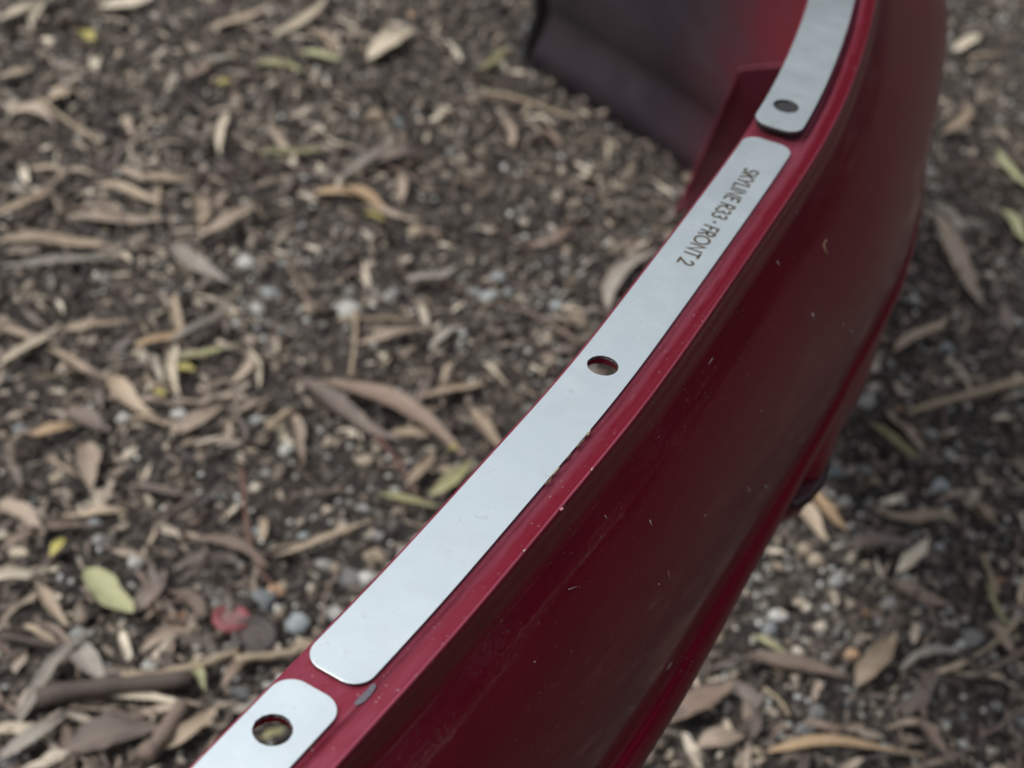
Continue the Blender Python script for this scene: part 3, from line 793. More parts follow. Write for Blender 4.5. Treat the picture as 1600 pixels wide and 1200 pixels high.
NAMED = [
 (410, 1166, 446, 1142, 14, .2, .06, 'olive', 'olive leaf glimpsed through the round hole of the nearest steel strip'),
 (0, 42, 72, 10, 22, .7, .06, 'pale', 'pale tan leaf, first limb of the hooked pair in the far litter'),
 (70, 8, 45, 55, 18, .3, .05, 'pale', 'pale hooked leaf tip folding back down toward the viewer'),
 (160, 22, 245, 0, 20, .2, .04, 'pale', 'pale leaf at the photo\'s top edge beyond the yellow flake'),
 (432, 66, 517, 2, 18, .25, .05, 'pale', 'pale narrow leaf lying steeply beyond the green and yellow leaf'),
 (325, 55, 425, 22, 13, .2, .03, 'tan', 'thin tan leaf left of the steep pale leaf'),
 (400, 102, 475, 118, 14, -.3, .03, 'olive', 'green narrow leaf next to the yellow one near the far edge'),
 (462, 86, 535, 108, 15, .3, .05, 'green', 'green and yellow leaf lying across brown litter far away'),
 (578, 100, 645, 55, 34, .2, .09, 'pale', 'broad pale leaf with a crumpled tip in the far litter'),
 (352, 184, 340, 248, 16, .2, .05, 'pale', 'short pale yellowish leaf pointing at the viewer'),
 (0, 132, 52, 112, 16, .2, .04, 'tan', 'tan leaf at the left edge above the curled leaves'),
 (14, 178, 88, 198, 22, -.5, .12, 'pink', 'curled tan leaf with dark shadow under it near the left edge'),
 (78, 166, 120, 146, 26, .3, .10, 'tan', 'short broad tan leaf touching the curled one'),
 (0, 360, 104, 285, 17, .45, .06, 'tan', 'long curved tan leaf reaching the left edge above the reddish one'),
 (178, 272, 232, 292, 20, -.3, .06, 'pink', 'short pinkish leaf in the row of three overlapping leaves'),
 (222, 288, 302, 286, 16, .2, .04, 'tan', 'tan leaf end following the short pinkish leaf'),
 (150, 300, 255, 322, 17, -.2, .05, 'tan', 'tan leaf just nearer than the short pinkish leaf'),
 (108, 346, 262, 352, 17, .15, .04, 'pink', 'long reddish tan leaf lying level, left of the forked leaf'),
 (0, 392, 182, 388, 22, -.12, .05, 'tan', 'long wide tan leaf running in from the left edge'),
 (0, 432, 192, 414, 15, .08, .04, 'grey', 'long narrow grey-tan leaf right below the wide tan one'),
 (316, 392, 408, 322, 27, .75, .09, 'pink', 'mauve upper arm of the big forked leaf pair'),
 (262, 392, 352, 458, 30, .5, .10, 'grey', 'big grey forked leaf arching down to a point'),
 (272, 556, 362, 482, 17, .6, .08, 'grey', 'grey curved leaf nearer than the forked leaf'),
 (270, 552, 276, 622, 18, .3, .05, 'pale', 'pale grey leaf pointing straight at the viewer below the curved one'),
 (400, 250, 512, 244, 13, .1, .02, 'olive', 'straight olive leaf alone in the far middle litter'),
 (546, 290, 622, 214, 18, .6, .08, 'grey', 'grey curved leaf hugging the mauve bark piece'),
 (568, 272, 662, 240, 30, .15, .08, 'plum', 'mauve bark-like leaf beside the grey curved leaf'),
 (490, 312, 556, 308, 16, -.3, .07, 'orange', 'left tip of the orange two-tipped leaf'),
 (535, 302, 604, 340, 24, .25, .07, 'orange', 'orange-tan leaf of the two-tipped pair above the yellow flake'),
 (638, 452, 716, 430, 17, .3, .10, 'grey', 'pale grey curled leaf on dark soil left of the steel strip'),
 (212, 554, 292, 522, 17, .2, .06, 'orange', 'yellow-tan folded leaf crossing the litter near the grey curved leaf'),
 (252, 582, 374, 545, 13, -.2, .04, 'olive', 'olive yellow thin leaf under the yellow-tan folded leaf'),
 (560, 548, 662, 518, 16, .1, .07, 'pink', 'lone pinkish brown leaf on bare soil'),
 (372, 610, 396, 558, 16, .8, .10, 'pink', 'pale curled pink leaf standing on edge'),
 (394, 560, 408, 612, 11, -.3, .06, 'pale', 'thin pale leaf alongside the curled pink leaf'),
 (0, 588, 100, 512, 18, .2, .05, 'pale', 'pale tan leaf running down to the left edge'),
 (0, 528, 92, 540, 14, .1, .05, 'tan', 'dull tan leaf crossing under the pale one at the left edge'),
 (96, 528, 196, 508, 15, .15, .04, 'tan', 'tan leaf pointing at the yellow-tan folded leaf'),
 (66, 556, 176, 604, 20, .25, .06, 'tan', 'long tan leaf leading into the wide bent one'),
 (168, 598, 232, 664, 30, .55, .09, 'tan', 'wide bent tan leaf curling toward the viewer'),
 (462, 610, 622, 702, 26, .2, .08, 'plum', 'long dark mauve leaf, left one of the crossed pair'),
 (508, 606, 735, 704, 32, -.35, .05, 'brown', 'long paler brown leaf arching over the mauve one'),
 (655, 632, 762, 604, 18, .15, .06, 'tan', 'tan leaf reaching toward the steel strip from the long crossed ones'),
 (730, 650, 786, 712, 22, .2, .08, 'tan', 'short tan leaf against the flange edge'),
 (50, 690, 118, 672, 18, .2, .06, 'orange', 'light orange-brown leaf between mauve leaves near the left edge'),
 (100, 655, 172, 682, 32, .1, .07, 'plum', 'wide mauve-brown leaf above the broad pinkish one'),
 (268, 690, 352, 640, 26, .3, .07, 'pink', 'pinkish brown leaf behind the two white stones'),
 (138, 702, 142, 772, 38, .1, .05, 'pink', 'broad pinkish leaf lying end-on in the left litter'),
 (0, 796, 74, 840, 24, -.3, .07, 'pink', 'pinkish tan leaf emerging from the left edge'),
 (0, 872, 62, 830, 13, .1, .04, 'brown', 'thin brown leaf at the left edge near the yellow flake'),
 (58, 925, 108, 992, 18, .25, .07, 'tan', 'small tan leaf left of the broad yellow-green leaf'),
 (136, 904, 206, 986, 38, .15, .05, 'green', 'broad yellow-green leaf with a brown bite, standing slightly up', True, .012, .25, .0),
 (18, 1142, 148, 982, 20, -.25, .06, 'grey', 'long grey leaf, almost a stick, rising from the lower left'),
 (108, 1012, 166, 1078, 36, .15, .06, 'grey', 'blunt broad grey leaf beside the long grey one'),
 (212, 968, 262, 900, 30, .2, .07, 'plum', 'mauve leaf between the yellow-green leaf and the red cap'),
 (302, 1036, 320, 1090, 17, .15, .10, 'green', 'bright green pointed blade sticking up from the litter'),
 (170, 1098, 296, 1104, 13, -.15, .03, 'pale', 'pale green-tan leaf lying along the thick dark stick'),
 (105, 1180, 245, 1140, 46, -.2, .08, 'plum', 'broad mauve-brown leaf at the bottom of the photo'),
 (262, 1182, 345, 1112, 26, .2, .06, 'tan', 'tan pointed leaf below the bright green blade'),
 (0, 1200, 112, 1122, 26, .2, .06, 'grey', 'grey-tan leaf in the bottom corner'),
 (430, 882, 588, 818, 9, .12, .02, 'tan', 'long thin pale leaf strip left of the steel strip'),
 (592, 786, 686, 802, 13, .3, .05, 'olive', 'green narrow leaf at the flange edge'),
 (676, 786, 738, 728, 22, .3, .08, 'olive', 'olive green leaf half hidden behind the flange'),
 (640, 770, 680, 715, 20, .4, .08, 'tan', 'tan curled leaf next to the olive one at the flange'),
 (752, 118, 792, 78, 15, .4, .05, 'olive', 'small olive yellow leaf left of the bumper wing'),
 (936, 482, 1012, 398, 24, -.55, .05, 'grey', 'grey pale leaf curving along the flange edge'),
 (1552, 240, 1604, 306, 15, .3, .05, 'green', 'yellow-green leaf at the right edge above the pale green one'),
 (1562, 332, 1604, 392, 24, .1, .06, 'green', 'pale green broad leaf at the right edge'),
 (1452, 350, 1532, 486, 34, .12, .07, 'pink', 'large pinkish leaf beyond the bumper\'s outer face'),
 (1488, 92, 1532, 60, 16, .2, .05, 'pale', 'pale leaf near the bumper corner, far side'),
 (1480, 222, 1514, 168, 18, .6, .09, 'tan', 'tan curved leaf next to the bumper corner'),
 (1396, 562, 1482, 506, 20, .15, .07, 'tan', 'tan leaf pointing away just behind the skirt'),
 (1348, 674, 1452, 736, 17, .35, .06, 'olive', 'curved olive-tan leaf right of the skirt end'),
 (1232, 780, 1290, 852, 30, .15, .07, 'tan', 'tan bark piece under the near end of the skirt'),
 (1264, 776, 1322, 838, 20, .1, .06, 'orange', 'orange-edged bark piece beside the tan one under the skirt'),
 (1318, 872, 1424, 846, 28, -.15, .07, 'plum', 'mauve-brown leaf on gravel right of the bark pieces'),
 (1400, 906, 1452, 846, 20, .15, .09, 'pale', 'pale tan pointed leaf standing on the gravel'),
 (1384, 918, 1484, 954, 22, .25, .06, 'brown', 'brown curved leaf at the foot of the pale pointed one'),
 (1532, 908, 1580, 1004, 11, .45, .05, 'olive', 'thin curved olive leaf at the right, on gravel'),
 (1338, 1078, 1400, 994, 34, .05, .07, 'tan', 'tan diamond shaped leaf on dark gravel'),
 (1172, 1004, 1226, 1028, 12, .55, .10, 'green', 'curled yellow-green strip on the gravel'),
 (1158, 1036, 1322, 1066, 24, -.1, .05, 'brown', 'long brown leaf below the curled yellow-green strip'),
 (1192, 1176, 1396, 1182, 17, -.2, .04, 'orange', 'long yellow curved leaf near the bottom right'),
 (1046, 1142, 1142, 1078, 40, .1, .05, 'brown', 'broad brown leaf beside the rib at the bottom'),
 (1088, 1178, 1160, 1156, 32, .1, .09, 'pink', 'pinkish crumpled leaf near the bumper, bottom'),
 (1428, 1134, 1482, 1186, 20, .2, .06, 'brown', 'brown leaf right of the long yellow curved leaf'),
 (1548, 980, 1580, 1030, 22, .2, .08, 'pink', 'small pink-tan leaf at the right, nearer than the thin curved one'),
]
FLAKES = [(128, 60, 145, 78, 20, 'small yellow leaf flake, farthest of the yellow bits'), (568, 353, 600, 355, 13, 'small yellow leaf flake below the orange two-tipped leaf'), (275, 590, 305, 592, 12, 'yellow leaf flake below the olive leaf'),
          (238, 628, 260, 630, 12, 'yellow leaf flake beside the wide bent tan leaf'), (82, 884, 102, 858, 15, 'yellow leaf flake above the broad yellow-green leaf'), (14, 880, 46, 880, 13, 'pale yellow flat chip near the left edge'),
          (700, 716, 716, 712, 8, 'tiny yellow flake beside the flange edge'), (340, 145, 362, 140, 10, 'dull yellow flake in the far litter')]
used = []
for r_ in NAMED:
    place_leaf(*r_); used.append(((r_[0] + r_[2]) / 2, (r_[1] + r_[3]) / 2))
for a, b, c, d, wd, lab in FLAKES:
    place_leaf(a, b, c, d, wd, .3, .10, 'pale' if 'pale' in lab else 'yellow', lab, broad=True, lift=.008, name='leaf_flake', cat='leaf flake')

# the rest of the leaves large enough to pick apart
seen_labels = {}
def give_label(o, lab, cat, grp):
    seen_labels.setdefault((lab, cat), []).append(o); o['label'] = lab; o['category'] = cat
COLW = [('tan', .14, 'tan'), ('brown', .30, 'brown'), ('plum', .17, 'mauve-brown'), ('pink', .13, 'pinkish'), ('grey', .14, 'grey'), ('dark', .06, 'blackish'), ('pale', .04, 'pale')]
proto = []
for i in range(22):
    L = float(rng.uniform(.022, .066)); form = 'curled' if i % 3 == 0 else ('broad' if i % 3 == 1 else 'narrow')
    Wd = L * float({'curled': rng.uniform(.13, .20), 'broad': rng.uniform(.22, .30), 'narrow': rng.uniform(.09, .15)}[form])
    me = leaf_mesh('gum_leaf', L, Wd, float(rng.choice([-1, 1]) * rng.uniform(.05, .65)), .13 if form == 'curled' else .05, float(rng.uniform(.1, .8)), float(rng.uniform(-.6, .6)), nl=10, nw=2, ragged=.13, seed=100 + i, cut=[1, 1, .82, .68][i % 4])
    me.materials.append(LEAFM['tan']); proto.append((me, form))
cnt = 0; tries = 0
base = bpy.data.objects.new('gum_leaf', proto[0][0])
while cnt < 205 and tries < 20000:
    tries += 1
    u, v = float(rng.uniform(-20, 1620)), float(rng.uniform(-10, 1215))
    if rng.random() > leafy(np.float64(u), np.float64(v)) * (.45 + .55 * v / 1200): continue
    if any((u - a) ** 2 + ((v - b) * 1.3) ** 2 < 30 ** 2 for a, b in used) or (u - 171) ** 2 + (v - 942) ** 2 < 85 ** 2 or (u - 375) ** 2 + (v - 985) ** 2 < 60 ** 2: continue
    p = at_ground(u, v)
    i = np.hypot(Q_[:, 0] - p.x, Q_[:, 1] - p.y).argmin(); off = (p.x - Q_[i, 0]) * N_[i, 0] + (p.y - Q_[i, 1]) * N_[i, 1]
    if S_[i] > .9 and .03 < off < .12: continue
    if -.04 < off < .03 and S_[i] < .9: continue            # under the bumper, out of sight
    # hidden behind the bumper?
    if 430 < u < 1470 and v > 280:
        ce = np.interp(v, [0, 165, 350, 510, 640, 880, 1200], [1257, 1187, 1060, 940, 832, 650, 300]); ou = np.interp(v, [0, 200, 430, 780, 912, 1200], [1462, 1466, 1400, 1250, 1165, 997])
        if ce < u < ou: continue
    me, form = proto[rng.integers(0, len(proto))]
    r_ = rng.random(); acc = 0
    for key, wgt, word in COLW:
        acc += wgt
        if r_ < acc: break
    o = base.copy(); o.data = me; COL.objects.link(o)
    o.material_slots[0].link = 'OBJECT'; o.material_slots[0].material = LEAFM[key]
    o.location = (p.x, p.y, gz(p.x, p.y) + float(rng.uniform(.000, .005)))
    o.rotation_euler = Euler((float(rng.normal(0, .16)), float(rng.normal(0, .10)), float(rng.uniform(0, 6.28)))); sc_ = float(rng.uniform(.72, 1.05)); o.scale = (sc_, sc_, sc_)
    give_label(o, f'{form} {word} gum leaf near {nearest(u, v)}', 'leaf', 'leaves'); used.append((u, v)); cnt += 1

# sticks and twigs
def tube_mesh(name, P, R, n=7, knobs=.12, seed=1):
    r = np.random.default_rng(seed); P = [Vector(p) for p in P]; V = []; m = len(P)
    for i, p in enumerate(P):
        t = (P[min(i + 1, m - 1)] - P[max(i - 1, 0)]).normalized(); a = t.cross(Vector((0, 0, 1))).normalized(); b = a.cross(t)
        rad = (R[0] + (R[1] - R[0]) * i / (m - 1)) * (1 + r.normal(0, knobs))
        for j in range(n):
            q = 2 * math.pi * j / n; V.append(p + (a * math.cos(q) + b * math.sin(q)) * rad)
    F = [(i * n + j, i * n + (j + 1) % n, (i + 1) * n + (j + 1) % n, (i + 1) * n + j) for i in range(m - 1) for j in range(n)]
    F += [tuple(range(n))[::-1], tuple(range((m - 1) * n, m * n))]
    return mesh(name, V, F)
TW = {'dark': mat_plain('twig_dark', (.060, .044, .036), .8, var=.5, scale=300), 'tan': mat_plain('twig_tan', (.24, .19, .13), .8, var=.4, scale=300), 'red': mat_plain('twig_red', (.13, .062, .045), .7, var=.4, scale=300), 'brown': mat_plain('twig_brown', (.13, .095, .075), .8, var=.5, scale=300)}
def twig(pts, r0, r1, mat, label, lift=.004, name='twig'):
    """pts are photograph pixels on the ground; radii in millimetres"""
    P = [at_ground(u, v) for u, v in pts]; Q = []
    for a, b in zip(P[:-1], P[1:]):
        for k in range(5): Q.append(a.lerp(b, k / 5))
    Q.append(P[-1])
    for _ in range(3):
        for i in range(1, len(Q) - 1): Q[i] = (Q[i - 1] + Q[i] * 2 + Q[i + 1]) / 4
    c = P[0].copy(); Q = [q - c + Vector((0, 0, r0 * .001 + lift + rng.normal(0, .0005))) for q in Q]
    o = link(name, tube_mesh(name, Q, (r0 * .001, r1 * .001)), None, TW[mat]); o.location = c
    return tag(o, label, name)
twig([(60, 1108), (180, 1088), (300, 1078)], 6.5, 5.5, 'dark', 'thick dark brown stick lying level in the near litter', name='stick')
twig([(225, 1202), (262, 1158), (288, 1116)], 6, 5, 'brown', 'short stout brown stick end pointing at the viewer', name='stick')
twig([(190, 1072), (300, 1058), (372, 1028)], 3.2, 2.6, 'tan', 'curved tan twig between the green blade and the red cap')
twig([(368, 1042), (420, 1036), (470, 1030)], 3.0, 2.6, 'tan', 'pale tan twig running to the flange edge')
twig([(378, 742), (386, 840), (400, 890), (432, 932)], 1.1, .7, 'red', 'very thin reddish twig across bare soil')
twig([(1600, 606), (1500, 632), (1412, 658)], 4.2, 2.6, 'tan', 'long tan stick at the right edge behind the skirt', name='stick')
twig([(752, 152), (800, 160), (860, 182), (905, 196)], 2.4, 1.6, 'tan', 'tan twig in front of the bumper wing')
twig([(700, 166), (760, 158), (812, 172)], 2.0, 1.4, 'brown', 'brown twig left of the wing, touching the tan one')
twig([(420, 680), (438, 666), (455, 653)], 3.6, 3.0, 'tan', 'short pale stick stub above the whitest stone')
twig([(0, 1004), (70, 1016), (120, 1022)], 2.6, 2.0, 'dark', 'dark twig at the left edge beneath the grey leaf')
twig([(590, 690), (625, 735), (650, 780)], 1.2, .8, 'red', 'thin red-brown twig below the crossed leaves')
twig([(300, 285), (360, 280), (420, 270)], 3.4, 2.2, 'dark', 'dark twig behind the forked leaf', )
twig([(1500, 1080), (1445, 1060), (1380, 1100)], 1.6, 1.0, 'dark', 'dark thin twig right of the diamond leaf')
for k in range(46):
    while True:
        u, v = float(rng.uniform(0, 1600)), float(rng.uniform(0, 1200))
        ce = np.interp(v, [0, 165, 350, 510, 640, 880, 1200], [1257, 1187, 1060, 940, 832, 650, 300]); ou = np.interp(v, [0, 200, 430, 780, 912, 1200], [1462, 1466, 1400, 1250, 1165, 997])
        if (not (ce - 30 < u < ou + 30) or v < 20) and not (780 < u < 1500 and v < 300): break
    a = rng.uniform(0, 6.28); L = rng.uniform(25, 75); du, dv = math.cos(a) * L, math.sin(a) * L * .7
    key = ['dark', 'brown', 'tan', 'brown'][k % 4]; r0 = float(rng.uniform(.7, 2.2))
    o = twig([(u - du, v - dv), (u + rng.normal(0, 5), v + rng.normal(0, 5)), (u + du, v + dv)], r0, r0 * .7, key, 'x', lift=.005)
    give_label(o, f'{"thick" if r0 > 1.5 else "thin"} {key if key != "tan" else "light tan"} twig near {nearest(u, v)}', 'twig', 'twigs')

# stones
SV = [ico(2, .05, 200 + i) for i in range(12)]
SM = []
for V, F in SV:
    me = bulk('stone', V, F); me.materials.append(STONEM['grey']); me.polygons.foreach_set('use_smooth', [False] * len(me.polygons)); SM.append(me)
sbase = bpy.data.objects.new('stone', SM[0])
def stone(u, v, wpx, hpx, key, name='stone'):
    p = at_ground(u, v); _, _, f = pix(np.array([p])); r = wpx / 2 * float(f[0]) / FPX
    o = sbase.copy(); o.data = SM[rng.integers(0, 12)]; COL.objects.link(o); o.material_slots[0].link = 'OBJECT'; o.material_slots[0].material = STONEM[key]
    rz = float(rng.uniform(-.4, .4)) + (math.pi if rng.random() < .5 else 0); o.scale = (r, r * float(rng.uniform(.7, 1)), min(r, hpx / 2 * float(f[0]) / FPX) * float(rng.uniform(.75, .95)))
    o.rotation_euler = Euler((float(rng.normal(0, .2)), float(rng.normal(0, .2)), rz)); o.location = (p.x, p.y, gz(p.x, p.y) + o.scale[2] * .45)
    return o
ST = [(422, 458, 36, 28, 'blue', 'blue-white stone below the forked leaf, larger of two'), (385, 410, 36, 24, 'white', 'flat white stone touching the forked leaf'), (402, 482, 28, 20, 'white', 'small white stone below the blue-white one'),
 (547, 484, 46, 28, 'white', 'oblong white stone on the dark soil'), (490, 480, 34, 22, 'tan', 'buff stone left of the oblong white one'), (590, 186, 40, 34, 'tan', 'pale buff stone in the far litter'), (625, 191, 24, 18, 'blue', 'blue-grey stone next to the far buff stone'),
 (650, 362, 34, 32, 'tan', 'buff stone right of the orange two-tipped leaf'), (765, 462, 34, 24, 'blue', 'blue-grey stone of the cluster left of the strip'), (778, 434, 30, 22, 'blue', 'blue-grey stone at the back of that cluster'), (744, 455, 20, 18, 'blue', 'small bluish stone, leftmost of the cluster by the strip'), (905, 500, 34, 30, 'tan', 'buff stone close to the flange edge'),
 (279, 644, 30, 24, 'white', 'bright white stone right of the wide bent leaf'), (194, 653, 28, 24, 'white', 'white stone on the wide bent tan leaf'), (448, 702, 34, 40, 'white', 'greenish white stone, whitest on the bare soil'), (400, 652, 22, 18, 'blue', 'blue-grey stone above the stick stub'),
 (410, 941, 54, 38, 'blue', 'blue-grey and orange stone behind the red cap'), (464, 974, 44, 36, 'blue', 'blue-grey stone right of the red cap'), (377, 1084, 34, 32, 'blue', 'round blue-grey stone below the cap'), (234, 1040, 30, 26, 'white', 'pale stone left of the green blade'),
 (277, 966, 38, 28, 'rust', 'orange-buff stone left of the red cap'), (302, 984, 28, 30, 'tan', 'buff stone wedged between the orange one and the cap'), (265, 990, 26, 18, 'grey', 'grey stone below the orange-buff stone'), (215, 876, 34, 22, 'white', 'white flat stone above the yellow-green leaf'),
 (146, 820, 30, 24, 'blue', 'bluish stone in the left litter'), (406, 830, 26, 20, 'blue', 'bluish stone on bare soil by the thin red twig'), (474, 836, 22, 18, 'blue', 'small blue stone right of the one by the red twig'), (545, 905, 46, 34, 'grey', 'grey stone between the twig and steel strip'), (585, 868, 38, 26, 'tan', 'buff stone at the flange edge by the thin strip'),
 (505, 885, 34, 30, 'grey', 'grey stone under the long thin pale leaf strip'), (520, 958, 36, 24, 'white', 'pale stone just left of the steel strip end'), (478, 1010, 46, 26, 'tan', 'buff flat stone touching the flange near the gap'), (342, 938, 30, 24, 'grey', 'grey stone left of the blue-grey and orange one'),
 (1426, 716, 20, 20, 'white', 'small bright white stone right of the skirt end'), (1305, 738, 40, 34, 'blue', 'blue-grey stone against the skirt end'), (1366, 752, 30, 28, 'tan', 'buff round stone right of the skirt end'), (1470, 760, 34, 26, 'blue', 'bluish stone on dark gravel'), (1322, 783, 28, 22, 'white', 'pale stone right of the bark pieces'),
 (1480, 1132, 24, 20, 'blue', 'shiny bluish stone near the bottom right'), (1395, 945, 38, 28, 'grey', 'grey stone by the brown curved leaf'), (1215, 960, 28, 24, 'white', 'pale round stone near the rib'), (1205, 985, 36, 30, 'blue', 'blue-grey stone above the curled strip'), (1354, 958, 20, 22, 'rust', 'small orange stone on the gravel'),
 (1140, 1036, 30, 20, 'grey', 'grey stone beside the rib'), (1258, 1140, 38, 34, 'grey', 'large grey stone above the long yellow leaf'), (1478, 805, 38, 26, 'tan', 'buff stone at the right behind the mauve leaf'), (1540, 800, 34, 28, 'tan', 'buff stone, right one of the two behind the mauve leaf'), (1185, 1175, 30, 26, 'tan', 'buff stone at the tip of the long yellow leaf'),
 (1520, 995, 40, 26, 'grey', 'grey flat stone inside the thin curved olive leaf'), (1590, 906, 22, 30, 'white', 'white stone at the right edge'), (1480, 545, 34, 30, 'blue', 'bluish stone behind the skirt at the right'), (1430, 470, 30, 24, 'white', 'pale stone just outside the skirt silhouette'), (1590, 770, 24, 24, 'blue', 'blue stone at the right edge above the white one')]
su = []
for u, v, a, b, key, lab in ST: tag(stone(u, v, a, b, key), lab, 'stone'); su.append((u, v))
cnt = tries = 0
while cnt < 240 and tries < 30000:
    tries += 1
    u, v = float(rng.uniform(-10, 1610)), float(rng.uniform(0, 1210))
    if rng.random() > stony(np.float64(u), np.float64(v)): continue
    if any((u - a) ** 2 + (v - b) ** 2 < 20 ** 2 for a, b in su): continue
    ce = np.interp(v, [0, 165, 350, 510, 640, 880, 1200], [1257, 1187, 1060, 940, 832, 650, 300]); ou = np.interp(v, [0, 200, 430, 780, 912, 1200], [1462, 1466, 1400, 1250, 1165, 997])
    if ce < u < ou or (800 < u < 1450 and v < 285): continue
    r_ = rng.random(); key, word = (('grey', 'grey') if r_ < .36 else ('tan', 'buff') if r_ < .62 else ('blue', 'bluish') if r_ < .77 else ('dark', 'dark') if r_ < .88 else ('white', 'whitish') if r_ < .96 else ('rust', 'orange'))
    wpx = float(rng.gamma(5, 3.6)) * (.55 + .6 * v / 1200); wpx = min(max(wpx, 9), 34)
    o = stone(u, v, wpx, wpx * .8, key); su.append((u, v)); cnt += 1
    give_label(o, f'{"small" if wpx < 17 else "larger"} {word} stone near {nearest(u, v)}', 'stone', 'stones')
for (lab, cat), os_ in seen_labels.items():
    os_.sort(key=lambda o: o.location.y)
    num = ['', '', 'two', 'three', 'four', 'five', 'six', 'seven', 'eight', 'nine', 'ten'] ; od = ['nearest', 'second nearest', 'third nearest', 'fourth nearest', 'fifth nearest', 'sixth nearest', 'seventh nearest', 'eighth nearest', 'ninth nearest', 'farthest']
    n_ = len(os_); words = None
    if 1 < n_ <= 10: words = [(od[i] if i < n_ - 1 else 'farthest') + ' of ' + num[n_] for i in range(n_)]
    if words:
        for o, w_ in zip(os_, words): o['label'] = lab + ', ' + w_
for o in COL.objects:
    g = {'leaf': 'dead gum leaves of the litter', 'stone': 'stones among the litter', 'twig': 'twigs among the litter', 'stick': 'twigs among the litter', 'leaf flake': 'yellow leaf flakes in the litter'}.get(o.get('category'))
    if g: o['group'] = g
leftover = [o for o in (base, sbase)]
for o in leftover: bpy.data.objects.remove(o)

# ------------------------------------------------------------------ red plastic cap and a dark disc
def disc_thing(u, v, r, mat, name, label, notch, tilt, rot):
    p = at_ground(u, v); bm = bmesh.new(); n = 48; th = .004
    ring = []
    for j in range(n + 1):
        a = math.radians(notch / 2) + (2 * math.pi - math.radians(notch)) * j / n
        ring.append([Vector((math.cos(a) * q, math.sin(a) * q, h)) for q, h in ((r * .58, .0), (r * .62, th * .7), (r * .80, th), (r * .97, th * .75), (r, 0))])
    vs = [[bm.verts.new(q) for q in row] for row in ring]
    for a, b in zip(vs[:-1], vs[1:]):
        for j in range(4): bm.faces.new([a[j], a[j + 1], b[j + 1], b[j]])
    bm.faces.new(vs[0]); bm.faces.new(vs[-1][::-1])
    me = bpy.data.meshes.new('rim'); bm.to_mesh(me); bm.free()
    e = bpy.data.objects.new(name, None); COL.objects.link(e); e.location = (p.x, p.y, gz(p.x, p.y) + .006); e.rotation_euler = (tilt, .1, rot)
    link('rim', me, e, mat)
    bm = bmesh.new(); bmesh.ops.create_cone(bm, cap_ends=True, segments=36, radius1=r * .62, radius2=r * .60, depth=.0022); bmesh.ops.translate(bm, verts=bm.verts, vec=(0, 0, .0012))
    me = bpy.data.meshes.new('plate'); bm.to_mesh(me); bm.free(); link('plate', me, e, PL[name], smooth=False)
    return tag(e, label, 'plastic cap' if 'cap' in name else 'disc')
PL = {'plastic_cap': mat_plain('cap_dusty', (.16, .085, .08), .7, var=.35, scale=250), 'dark_disc': mat_plain('disc_dusty', (.055, .045, .04), .75, var=.4, scale=250)}
disc_thing(362, 974, .0125, mat_plain('cap_red', (.17, .040, .045), .6, var=.35, scale=260), 'plastic_cap', 'faded red round plastic cap with a notch, dusty in the middle', 46, .12, 1.9)
disc_thing(398, 1000, .0150, mat_plain('disc_dark', (.040, .033, .030), .7, var=.4, scale=260), 'dark_disc', 'dark brown flat disc tucked under the edge of the red cap', 12, -.10, 4.2)

# ------------------------------------------------------------------ small marks and crumbs on the bumper
def face_point(s, k, lift=.0004):
    """point k (0..1) down the painted section at s"""
    P = section(s); P = P[12:24]; x = k * (len(P) - 1); i = int(min(x, len(P) - 2)); f = x - i
    a = P[i][0] * (1 - f) + P[i + 1][0] * f; z = P[i][1] * (1 - f) + P[i + 1][1] * f
    dx, dz = P[i + 1][0] - P[i][0], P[i + 1][1] - P[i][1]; l = math.hypot(dx, dz); nx_, nz_ = -dz / l, dx / l
    x0, y0 = rail(s, a + nx_ * lift); return Vector((x0, y0, z + nz_ * lift))
def mark(pts, r, mat, name='dust_fleck', label=None):
    P = [face_point(s, k) for s, k in pts]
    link(name, tube_mesh(name, P, (r, r * .7), n=5, knobs=.3, seed=int(pts[0][0] * 1e4)), bumper, mat)
FLE = mat_plain('fleck_pale', (.26, .23, .21), .8, var=.3); FLY = mat_plain('fleck_straw', (.22, .16, .10), .8, var=.3)

GRID = [(s, k, face_point(s, k)) for s in np.arange(.24, .95, .004) for k in np.linspace(.02, .98, 50)]
_GP = np.array([g[2][:] for g in GRID]); _gu, _gv, _ = pix(_GP)
def sk(u, v):
    i = ((_gu - u) ** 2 + (_gv - v) ** 2).argmin(); return GRID[i][0], GRID[i][1]
def face_mark(px, r, mat, name='dust_fleck'):
    pts = [sk(*p) for p in px]; P = [face_point(a, b, .0001) for a, b in pts]
    for i in range(1, len(P)):
        if (P[i] - P[i - 1]).length < .0004: P[i] = P[i] + Vector((.0005, .0003, .0002)) * i
    o = link(name, tube_mesh(name, P, (r, r * .7), n=5, knobs=.25, seed=int(px[0][0])), bumper, mat); return o
face_mark([(1290, 373), (1286, 382), (1289, 390), (1297, 396)], .00045, FLY, 'straw_fibre')
face_mark([(1168, 759), (1171, 765), (1173, 770)], .0002, FLE)
face_mark([(1213, 409), (1215, 415)], .0004, FLE); face_mark([(1270, 490), (1275, 495)], .0004, FLE)
face_mark([(1330, 515), (1334, 524)], .0004, FLE); face_mark([(1233, 320), (1235, 322)], .0005, FLE)
face_mark([(1043, 895), (1049, 907)], .0002, FLY, 'straw_fibre'); face_mark([(946, 803), (952, 809)], .0002, FLE)
face_mark([(1096, 1068), (1099, 1076)], .0002, FLE); face_mark([(1451, 222), (1452, 226)], .0009, FLE)
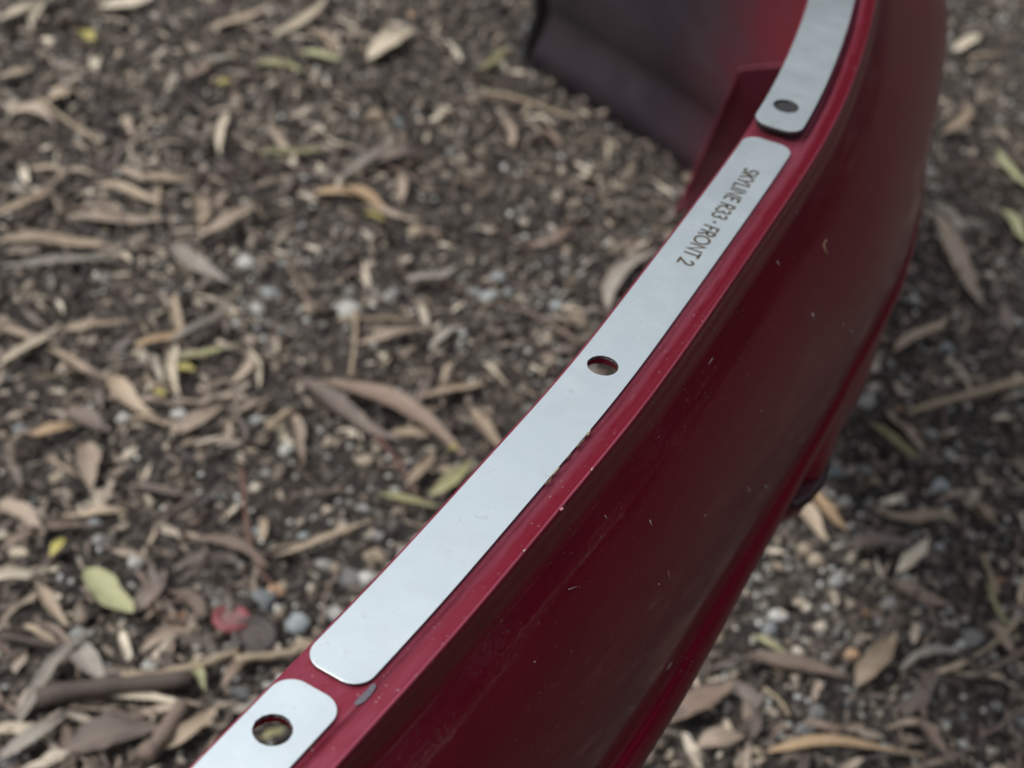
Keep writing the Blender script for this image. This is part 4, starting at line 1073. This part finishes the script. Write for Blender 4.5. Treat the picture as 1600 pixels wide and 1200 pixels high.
for _ in range(26):
    u, v = float(rng.uniform(700, 1350)), float(rng.uniform(380, 1150))
    s_, k_ = sk(u, v); q = face_point(s_, k_); uu, vv, _f = pix(np.array([q]))
    if abs(uu[0] - u) + abs(vv[0] - v) > 8: continue
    face_mark([(u, v), (u + rng.uniform(-2, 2), v + rng.uniform(1, 3))], float(rng.uniform(.00012, .0003)), FLE)
# worn chips on the flange and its edge
def flange_patch(px, z, mat, name='paint_chip', th=.0003):
    P = [at(u, v, z) for u, v in px]; slab(name, P, Vector((0, 0, 1)), th, mat, bumper, bevel=.0001)
GREYCHIP = mat_plain('chip_primer', (.075, .068, .082), .6, var=.3, scale=700); PALECHIP = mat_plain('chip_pale', (.26, .10, .13), .7, var=.4, scale=900)
flange_patch([(586, 1068), (588, 1074), (580, 1086), (570, 1097), (558, 1103), (553, 1100), (560, 1091), (572, 1080), (580, 1070)], TOP + .0013, GREYCHIP)
flange_patch([(874, 795), (879, 793), (881, 796), (876, 799)], TOP + .0022, PALECHIP)
flange_patch([(817, 861), (820, 858), (821, 861), (818, 863)], TOP + .0022, FLE)
flange_patch([(923, 735), (925, 731), (926.5, 732), (925, 736)], TOP + .0022, FLE)
# crumbs of dry grass caught in the gap beside the long strip
V = []; F = []
for i in range(8):
    s_ = float(rng.uniform(.405, .440)); t_ = float(rng.uniform(-.0101, -.0096)); L = float(rng.uniform(.0015, .004)); n0 = len(V); a = float(rng.normal(0, .12)); rd = float(rng.uniform(.00015, .00035))
    for e in (-.5, .5):
        x, y = rail(s_ + e * L, t_ + e * L * math.sin(a)); z = TOP + .0010 + .0006 * rng.random()
        for q in (0, 2.1, 4.2): V.append((x + rd * math.cos(q), y, z + rd * math.sin(q)))
    F += [(n0 + j, n0 + (j + 1) % 3, n0 + 3 + (j + 1) % 3, n0 + 3 + j) for j in range(3)]
tag(link('dry_grass_crumbs', mesh('dry_grass_crumbs', V, F), None, mat_crumb('grass_crumb', [(0, (.05, .035, .025)), (.6, (.20, .15, .08)), (1, (.45, .42, .30))])), 'crumbs of dry grass caught between the long strip and the flange', kind='stuff')
